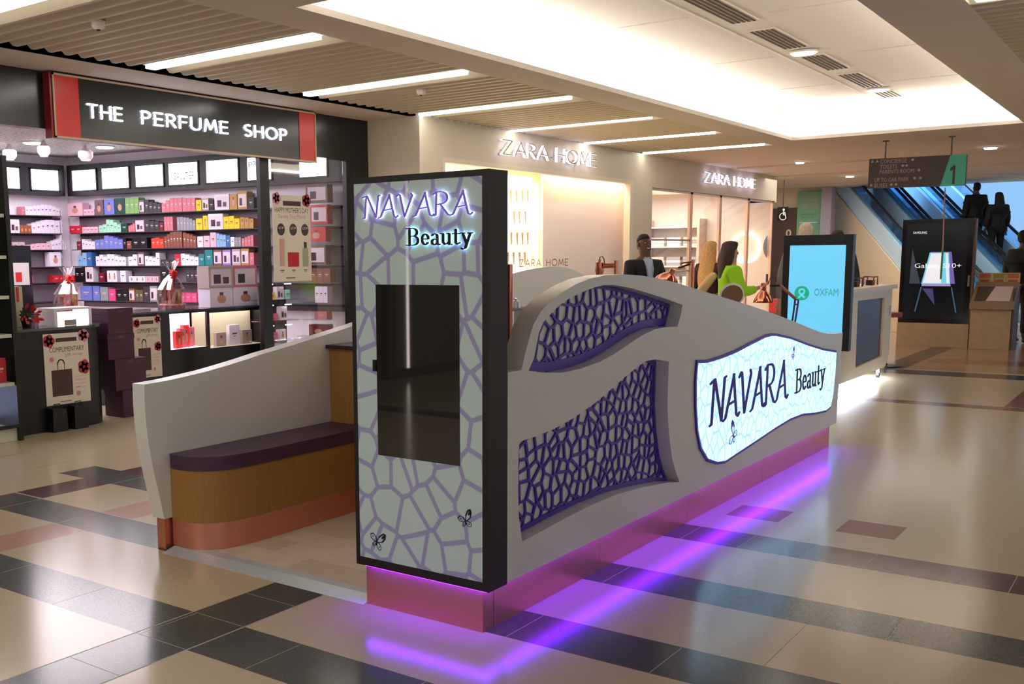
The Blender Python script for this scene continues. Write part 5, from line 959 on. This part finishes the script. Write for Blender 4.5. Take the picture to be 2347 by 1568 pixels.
# ================================================================== SECOND KIOSK
k2 = thing('white_kiosk', (-3.35, 13.15, 0), 'white kiosk counter on castors with a dark inset panel and white light glowing beneath', 'kiosk'); FK = FX(-3.07); KWH = mat('kiosk_white', (226, 214, 190), .35)
outl = [(11.98, .13), (13.95, .13)]+arc(14.02, .38, .26, .25, -90, 0, 6)+[(14.28, 1.13), (12.28, 1.13), (12.28, .50), (11.98, .50)]
b = MB(); b.holed(FK, outl, [[(12.62, .255), (13.90, .285), (13.90, 1.03), (12.58, 1.04)]], -.05, 0, KWH); b.box((12.28, .14, -.6), (14.2, 1.13, -.051), KWH, FK); b.box((11.98, .14, -.6), (12.27, .50, -.051), KWH, FK); b.build('kiosk_body', k2)
MB().box((12.6, .27, -.049), (13.91, 1.035, -.03), mat('panel_dark_violet', (52, 44, 52), .3), FK).build('inset_panel', k2); MB().box((12.05, 1.131, -.66), (14.42, 1.185, .03), KWH, FK).build('countertop', k2)
MB().box((12.1, .125, -.5), (14.1, .129, -.06), L('kiosk_underlight', (214, 226, 255), 26), FK).build('light_strip', k2)
for y in (12.06, 14.0):
    for c_ in (-.06, -.5):
        c = FK(y, .03, c_); cs = MB().lathe([(.0, -.018), (.03, -.018), (.03, .018), (0, .018)], c+Vector((0, 0, .001)), BLACK, 14, ax=(1, 0, 0)); cs.box((c.x-.02, c.y-.015, .062), (c.x+.02, c.y+.015, .13), CHROME); cs.build('castor', k2)
MB().box((14.15, .80, .001), (14.2, .92, .02), CHROME, FK).build('latch', k2)
tt = thing('screen_totem', (-3.4, 12.0, .501), 'black upright screen glowing light blue with a green circle logo and OXFAM', 'advertising screen'); yy = 12.0
a = OY(1797, 540, yy); c = OY(1957, 538, yy); d = OY(1944, 805, yy); x0, x1, z1 = a.x, c.x, a.z; FO = Fr((x0, yy, .501), (1, 0, 0), (0, 0, 1)); W_ = x1-x0; H_ = z1-.501
MB().box((0, 0, -.10), (W_, H_, 0), BLACK, FO).build('casing', tt)
SB = mat('screen_blue', (104, 196, 240), .3, emit=.62); MB().box((.075, .075, .001), (W_-.075, H_-.115, .004), SB, FO).build('screen', tt)
lc = OY(1838, 672, yy); lx, lz = lc.x-x0, lc.z-.501; GR = mat('logo_green', (20, 168, 120), .4, emit=.55); b = MB(); b.disc(FO, lx, lz, .082, .0045, .0055, GR, 28)
b.disc(FO, lx, lz+.018, .038, .006, .007, SB, 20); b.disc(FO, lx, lz+.018, .018, .0072, .008, GR, 14)
for s_ in (-1, 1): b.prism(FO, nibhull((lx-s_*.02, lz-.005), (lx+s_*.03, lz-.048), .02, .02, 8), .0062, .0071, SB)
e0 = OY(1866, 678, yy); e1 = OY(1922, 662, yy); text(None, FO, 'OXFAM', e0.x-x0, e1.x-x0, e0.z-.501, e1.z-.501, mat('logo_teal', (40, 160, 160), .4, emit=.5), .006, mb=b); b.build('logo', tt)
for nm, y, lab in (('desk_calendar', 12.75, 'dark pointed card stand on the white kiosk counter'),): 
    t = thing(nm, (-3.3, y, 1.186), lab, 'card stand'); MB().prism(Fr((-3.32, y-.1, 1.186), (0, 1, 0), (0, 0, 1)), [(0, 0), (.14, 0), (.02, .22), (0, .22)], 0, .12, mat('card_dark', (52, 34, 48), .5)).build('card', t); MB().box((-3.33, y-.11, 1.186), (-3.19, y+.05, 1.192), BLACK).build('foot', t)
for i, (y, c_) in enumerate(((13.0, (90, 60, 50)), (13.75, (150, 60, 50)))):
    t = thing('counter_stand', (-3.3, y, 1.186), ['brown', 'red'][i]+' wire stand on the white kiosk counter', 'stand'); m = mat('stand_wire_%s' % ['brown', 'red'][i], c_, .4); b = MB()
    for q in (0, .2): b.tube([(-3.3, y+q, 1.187), (-3.3, y+q, 1.29), (-3.18, y+q, 1.29), (-3.18, y+q, 1.187)], .010, m, 6)
    b.tube([(-3.3, y, 1.29), (-3.3, y+.2, 1.29)], .010, m, 6).tube([(-3.18, y, 1.29), (-3.18, y+.2, 1.29)], .010, m, 6); b.build('wire_frame', t); MB().box((-3.28, y+.03, 1.187), (-3.2, y+.16, 1.25), mat('item_dark', (40, 34, 40), .4)).build('block', t)
t = thing('bar_stool', (-3.35, 15.4, 0), 'dark stool with chrome leg partly hidden behind the white kiosk end', 'stool'); MB().lathe([(0, 0), (.2, 0), (.2, .02), (.03, .03), (.02, .05)], (-3.35, 15.4, .001), BLACK, 20).tube([(-3.35, 15.4, .04), (-3.35, 15.4, .7)], .02, CHROME).build('leg', t); MB().lathe([(0, 0), (.18, 0), (.18, .06), (0, .07)], (-3.35, 15.4, .701), mat('stool_red', (150, 60, 56), .5), 20).build('seat', t)

# ================================================================== PEOPLE
def skin(name, parent, pts, edges, m, sub=2, label=None):
    """pts: name -> (x, y, z, radius[, radius2]); a skinned surface over the joint chain, root = first point"""
    ks = list(pts); me = bpy.data.meshes.new(name); me.from_pydata([pts[k][:3] for k in ks], [(ks.index(a), ks.index(b)) for a, b in edges], [])
    o = bpy.data.objects.new(name, me); COL.objects.link(o); o.parent = parent; me.materials.append(m)
    md = o.modifiers.new('skin', 'SKIN'); md.use_smooth_shade = True
    sv = me.skin_vertices[0].data if me.skin_vertices else None
    for i, k in enumerate(ks): r = pts[k][3:]; sv[i].radius = (r[0], r[-1]); sv[i].use_root = (i == 0)
    sb = o.modifiers.new('sub', 'SUBSURF'); sb.levels = sub; sb.render_levels = sub
    if label: o['label'] = label
    return o
def person(loc, rz, H, label, skinc, top, topc, bottom, hair, arms, hairstyle='short', group=None, seen=2):
    """front of the figure is local -Y; arms: {side: (elbow, wrist, fingertip direction)} in units of a 1.75 m figure"""
    t = thing('person', loc, label, 'person', group, rz); k = H/1.75
    def v(x, y, z, *r): return (x*k, y*k, z*k)+tuple(q*k for q in r)
    B = {'pelvis': v(0, .0, .95, .14, .11), 'belly': v(0, 0, 1.1, .125, .10), 'chest': v(0, 0, 1.3, .15, .11), 'upper': v(0, .01, 1.42, .11, .085), 'neck': v(0, .0, 1.5, .055), 'jaw': v(0, -.012, 1.575, .070, .074), 'head': v(0, .0, 1.65, .084, .096), 'crown': v(0, .005, 1.715, .058, .068)}
    E_ = [('pelvis', 'belly'), ('belly', 'chest'), ('chest', 'upper'), ('upper', 'neck'), ('neck', 'jaw'), ('jaw', 'head'), ('head', 'crown')]
    for s, n in ((-1, 'l'), (1, 'r')):
        B['hip'+n] = v(s*.1, 0, .88, .095); B['knee'+n] = v(s*.11, -.015, .49, .06); B['calf'+n] = v(s*.11, .015, .34, .056); B['ankle'+n] = v(s*.11, .01, .09, .038); B['toe'+n] = v(s*.12, -.16, .035, .04, .028)
        E_ += [('pelvis', 'hip'+n), ('hip'+n, 'knee'+n), ('knee'+n, 'calf'+n), ('calf'+n, 'ankle'+n), ('ankle'+n, 'toe'+n)]
        el, wr, fd = arms[n]; B['sh'+n] = v(s*.175, 0, 1.41, .062); B['el'+n] = v(*el, .044); B['wr'+n] = v(*wr, .028)
        f = Vector(fd).normalized(); side = f.cross(Vector((0, 0, 1)) if abs(f.z) < .8 else Vector((0, 1, 0))).normalized(); w_ = Vector(wr); pm = w_+f*.06; B['palm'+n] = v(*pm, .034, .018)
        E_ += [('upper', 'sh'+n), ('sh'+n, 'el'+n), ('el'+n, 'wr'+n), ('wr'+n, 'palm'+n)]
        dn = f.cross(side)
        for i, (off, ln) in enumerate(((-.03, .07), (-.01, .082), (.01, .076), (.03, .06))):
            a = pm+side*off+f*.035; c = a+f*ln*.5-dn*.008; d = a+f*ln*.85-dn*.03; B[f'fa{n}{i}'] = v(*a, .0095); B[f'fb{n}{i}'] = v(*c, .0088); B[f'fc{n}{i}'] = v(*d, .0075); E_ += [('palm'+n, f'fa{n}{i}'), (f'fa{n}{i}', f'fb{n}{i}'), (f'fb{n}{i}', f'fc{n}{i}')]
        a = w_+f*.03+side*s*.035; c = a+f*.04+side*s*.018; B['ta'+n] = v(*a, .011); B['tb'+n] = v(*c, .009); E_ += [('wr'+n, 'ta'+n), ('ta'+n, 'tb'+n)]
    SK = mat('skin_'+'_'.join(map(str, skinc)), skinc, .5); skin('body', t, B, E_, SK, seen)
    g = .018; T = {}; TE = []
    lowz = top.get('low', .86)
    T['belly'] = v(0, 0, 1.1, .15, .13); T['waist'] = v(0, .0, lowz, .165, .135); T['chest'] = v(0, 0, 1.28, .178, .135); T['upper'] = v(0, .01, 1.41, .12, .10); T['coll'] = v(0, .005, 1.465, .068, .066); TE = [('belly', 'waist'), ('belly', 'chest'), ('chest', 'upper'), ('upper', 'coll')]
    for n, s in (('l', -1), ('r', 1)):
        el, wr, fd = arms[n]; e_, w2 = Vector(el), Vector(wr); we = e_+(w2-e_)*.86
        T['sh'+n] = v(s*.178, 0, 1.405, .082); T['el'+n] = v(*el, .062); T['wr'+n] = v(*we, .044); TE += [('upper', 'sh'+n), ('sh'+n, 'el'+n), ('el'+n, 'wr'+n)]
    T = {q: p[:3]+tuple(r*top.get('bulk', 1) for r in p[3:]) for q, p in T.items()}
    skin(top['name'], t, T, TE, mat('cloth_'+'_'.join(map(str, topc)), topc, .8), seen, None)
    P = {'pelvis': v(0, 0, .95, .155, .125)}; PE = []
    for s, n in ((-1, 'l'), (1, 'r')): P['hip'+n] = v(s*.1, 0, .86, .11); P['knee'+n] = v(s*.11, -.01, .49, .078); P['ank'+n] = v(s*.11, .01, .13, .062); PE += [('pelvis', 'hip'+n), ('hip'+n, 'knee'+n), ('knee'+n, 'ank'+n)]
    skin('trousers', t, P, PE, mat('trouser_'+'_'.join(map(str, bottom)), bottom, .85), seen)
    for s in (-1, 1): skin('shoe', t, {'heel': v(s*.11, .03, .045, .05, .045), 'mid': v(s*.115, -.07, .04, .045, .038), 'toe': v(s*.12, -.17, .035, .042, .03)}, [('heel', 'mid'), ('mid', 'toe')], mat('shoe_black', (16, 14, 14), .4), 1)
    HM = mat('hair_'+'_'.join(map(str, hair)), hair, .7, noise=.16, nscale=45)
    def loft(rings, nm, m, rough=0, n=18, seed=1):
        """stack of elliptical rings (cx, cy, z, rx, ry), closed at both ends"""
        b = MB(); b.local = True; rr = random.Random(seed); V = []
        for cx_, cy_, z_, rx, ry in rings:
            for j in range(n): q = 1+rough*(rr.random()-.5); V.append(((cx_+rx*q*math.cos(2*PI*j/n))*k, (cy_+ry*q*math.sin(2*PI*j/n))*k, (z_+rough*.02*(rr.random()-.5))*k))
        b.add(V, [(i*n+j, (i+1)*n+j, (i+1)*n+(j+1) % n, i*n+(j+1) % n) for i in range(len(rings)-1) for j in range(n)]+[tuple(range(n)), tuple((len(rings)-1)*n+j for j in range(n-1, -1, -1))], m, True)
        o = b.build(nm, t); sb = o.modifiers.new('sub', 'SUBSURF'); sb.levels = sb.render_levels = 1; return o
    dome = [(0, .004, 1.772, .012, .014), (0, .004, 1.766, .04, .048), (0, .006, 1.748, .064, .078), (0, .012, 1.718, .078, .09)]
    if hairstyle == 'cropped': dome = [(x, y+.006, z-.016, rx, ry) for x, y, z, rx, ry in dome]
    if hairstyle in ('short', 'cropped'):
        q = 1.0 if hairstyle == 'short' else .90
        loft([(x, y, z, rx*q, ry*q) for x, y, z, rx, ry in dome]+[(0, .026, 1.69, .080*q, .080*q), (0, .040, 1.65, .078*q, .064*q), (0, .048, 1.60, .066*q, .048*q), (0, .045, 1.565, .045, .03)], 'hair', HM, .06 if hairstyle == 'short' else .02)
    if hairstyle == 'long':
        loft([(x, y, z+.006, rx*1.12, ry*1.08) for x, y, z, rx, ry in dome]+[(0, .03, 1.68, .098, .09), (0, .048, 1.60, .108, .082), (0, .062, 1.50, .122, .07), (0, .085, 1.38, .138, .055), (.005, .115, 1.25, .13, .045), (.012, .13, 1.12, .09, .035), (.02, .13, 1.02, .03, .015)], 'hair', HM, .10)
    if hairstyle == 'curly':
        loft([(x, y, z+.02, rx*1.3, ry*1.2) for x, y, z, rx, ry in dome]+[(0, .035, 1.68, .118, .102), (0, .055, 1.60, .130, .105), (0, .07, 1.50, .135, .095), (0, .085, 1.40, .128, .075), (0, .10, 1.31, .10, .05), (.0, .11, 1.26, .05, .025)], 'hair', HM, .26)
    # face
    def blob(name, x, y, z, rx, ry, rz_, m, n=10):
        b = MB(); b.local = True; P_ = []; 
        for i in range(7):
            a = PI*i/6
            for j in range(n): P_.append(((x+rx*math.sin(a)*math.cos(2*PI*j/n))*k, (y+ry*math.sin(a)*math.sin(2*PI*j/n))*k, (z+rz_*math.cos(a))*k))
        b.add(P_, [(i*n+j, i*n+(j+1) % n, (i+1)*n+(j+1) % n, (i+1)*n+j) for i in range(6) for j in range(n)], m, True); return b.build(name, t)
    EYE = mat('eye_white', (210, 205, 200), .3); PUP = mat('pupil', (20, 14, 12), .2)
    for s in (-1, 1):
        blob('eye', s*.028, -.071, 1.655, .011, .007, .006, EYE); blob('pupil', s*.028, -.0765, 1.655, .005, .003, .005, PUP); blob('ear', s*.078, .005, 1.635, .010, .02, .032, SK)
        blob('eyebrow', s*.029, -.076, 1.674, .016, .004, .003, HM)
    blob('nose', 0, -.080, 1.632, .012, .018, .024, SK); blob('mouth', 0, -.074, 1.592, .024, .008, .006, mat('lip_'+str(skinc[0]), tuple(int(c*.8) for c in (min(255, skinc[0]+26), skinc[1], skinc[2])), .4))
    return t, k
REST = {'l': ((-.24, .02, 1.13), (-.25, -.05, .88), (0, -.1, -1)), 'r': ((.24, .02, 1.13), (.25, -.05, .88), (0, -.1, -1))}
# suited man, smiling, turned towards the right, hands together in front
a = OY(1477, 537, 11.4)
t, k = person((a.x, 11.4, 0), math.radians(58), a.z-.0, 'smiling man in a black suit and pale shirt standing in front of the cream pillar', (92, 58, 44), {'name': 'jacket', 'low': .80}, (14, 14, 17), (16, 16, 20), (20, 15, 14),
    {'l': ((-.25, -.06, 1.14), (-.08, -.27, 1.05), (.7, -.5, .0)), 'r': ((.25, -.06, 1.14), (.08, -.28, 1.03), (-.7, -.5, .0))}, 'cropped')
b = MB(); b.local = True; SHT = mat('shirt_pale_blue', (166, 178, 200), .7); P_ = [(-.055, -.088, 1.475), (.055, -.088, 1.475), (.04, -.142, 1.36), (.018, -.150, 1.2), (0, -.152, 1.08), (-.018, -.150, 1.2), (-.04, -.142, 1.36)]
b.add([(x*k, y*k, z*k) for x, y, z in P_]+[(x*k, (y+.03)*k, z*k) for x, y, z in P_], [tuple(range(6, -1, -1)), tuple(range(7, 14))]+[(i, (i+1) % 7, 7+(i+1) % 7, 7+i) for i in range(7)], SHT); b.build('shirt_front', t)
skin('shirt_collar', t, {'a': (-.05*k, -.045*k, 1.492*k, .015*k, .022*k), 'b': (0, -.074*k, 1.470*k, .012*k, .018*k), 'c': (.05*k, -.045*k, 1.492*k, .015*k, .022*k), 'd': (.04*k, .05*k, 1.50*k, .014*k, .02*k), 'e': (-.04*k, .05*k, 1.50*k, .014*k, .02*k)}, [('b', 'a'), ('b', 'c'), ('c', 'd'), ('a', 'e')], SHT, 1)
b = MB(); b.local = True; b.add([(-.020*k, -.083*k, 1.597*k), (.020*k, -.083*k, 1.597*k), (.014*k, -.084*k, 1.588*k), (-.014*k, -.084*k, 1.588*k)], [(0, 3, 2, 1)], mat('teeth', (230, 222, 212), .3)); b.build('teeth', t)
# blonde woman seen from behind
a = OY(1630, 560, 14.1)
t, k = person((a.x, 14.1, 0), math.radians(165), a.z+.02, 'woman with long blonde hair seen from behind, in a dark top with a cream shawl', (196, 140, 116), {'name': 'top', 'low': .88}, (60, 28, 40), (40, 40, 52), (196, 150, 92), REST, 'long')
skin('shawl', t, {'a': (-.17*k, .12*k, 1.34*k, .09*k, .05*k), 'b': (-.02*k, .15*k, 1.14*k, .17*k, .06*k), 'c': (.12*k, .14*k, .95*k, .16*k, .04*k), 'd': (.16*k, .13*k, .8*k, .1*k, .03*k)}, [('a', 'b'), ('b', 'c'), ('c', 'd')], mat('shawl_cream', (206, 178, 132), .9), 2)
# woman in lime green with a phone
a = OY(1676, 563, 12.9)
t, k = person((a.x, 12.9, 0), math.radians(122), a.z+.02, 'dark curly-haired woman in a lime green jacket looking at the phone in her hand', (190, 134, 114), {'name': 'jacket', 'low': .84, 'bulk': 1.22}, (146, 208, 14), (36, 40, 44), (56, 34, 26),
    {'l': ((-.23, -.12, 1.12), (-.10, -.34, 1.19), (.3, -1, .35)), 'r': ((.24, -.10, 1.12), (.07, -.35, 1.17), (-.3, -1, .35))}, 'curly')
b = MB(); b.local = True; b.box((-.035, -.47, 1.22), (.04, -.46, 1.36), mat('phone_dark', (60, 50, 56), .3)); b.v = [p*k for p in b.v]; b.build('phone', None, 'dark mobile phone held by the woman in lime green', 'phone', origin=(0, 0, 0)).matrix_world = Matrix.Translation(t.location) @ Matrix.Rotation(math.radians(122), 4, 'Z')
# people behind the blue screen
a = OY(1857, 515, 13.3); person((a.x-.05, 13.3, 0), math.radians(200), a.z, 'person with silver-grey hair mostly hidden behind the blue screen', (196, 146, 124), {'name': 'jumper', 'low': .86}, (120, 116, 120), (40, 40, 46), (186, 172, 158), REST, 'short')
a = OY(1920, 530, 14.9); person((a.x, 14.9, 0), math.radians(190), a.z, 'person with short black hair, only the top of the head showing above the blue screen', (150, 110, 90), {'name': 'jumper', 'low': .86}, (40, 40, 46), (30, 30, 34), (18, 16, 18), REST, 'short')
# dark figures on and by the escalators
def on_esc(x, y): s = (Vector((x, y, 0))-EO).dot(ED); return .02+(int(s/.36)+1)*.36*TN
for u, y, hh, lab, hs in ((2238, 28.15, 1.74, 'left one of two dark figures riding up the right escalator, seen from behind', 'short'), (2290, 27.9, 1.68, 'right one of two dark figures riding up the right escalator, seen from behind', 'long')):
    p = OY(u, 440, y); person((p.x, y, on_esc(p.x, y)), math.radians(216), hh, lab, (90, 64, 54), {'name': 'coat', 'low': .82, 'bulk': 1.32}, (12, 11, 13), (12, 12, 14), (16, 12, 10), REST, hs, seen=1)
a = OY(2340, 530, 20.6); person((a.x+.06, 20.6, 0), math.radians(150), a.z, 'dark figure in a black coat cut off by the right edge of the photo', (80, 58, 50), {'name': 'coat', 'low': .82, 'bulk': 1.3}, (12, 11, 13), (12, 12, 14), (14, 12, 11), REST, 'short', seen=1)
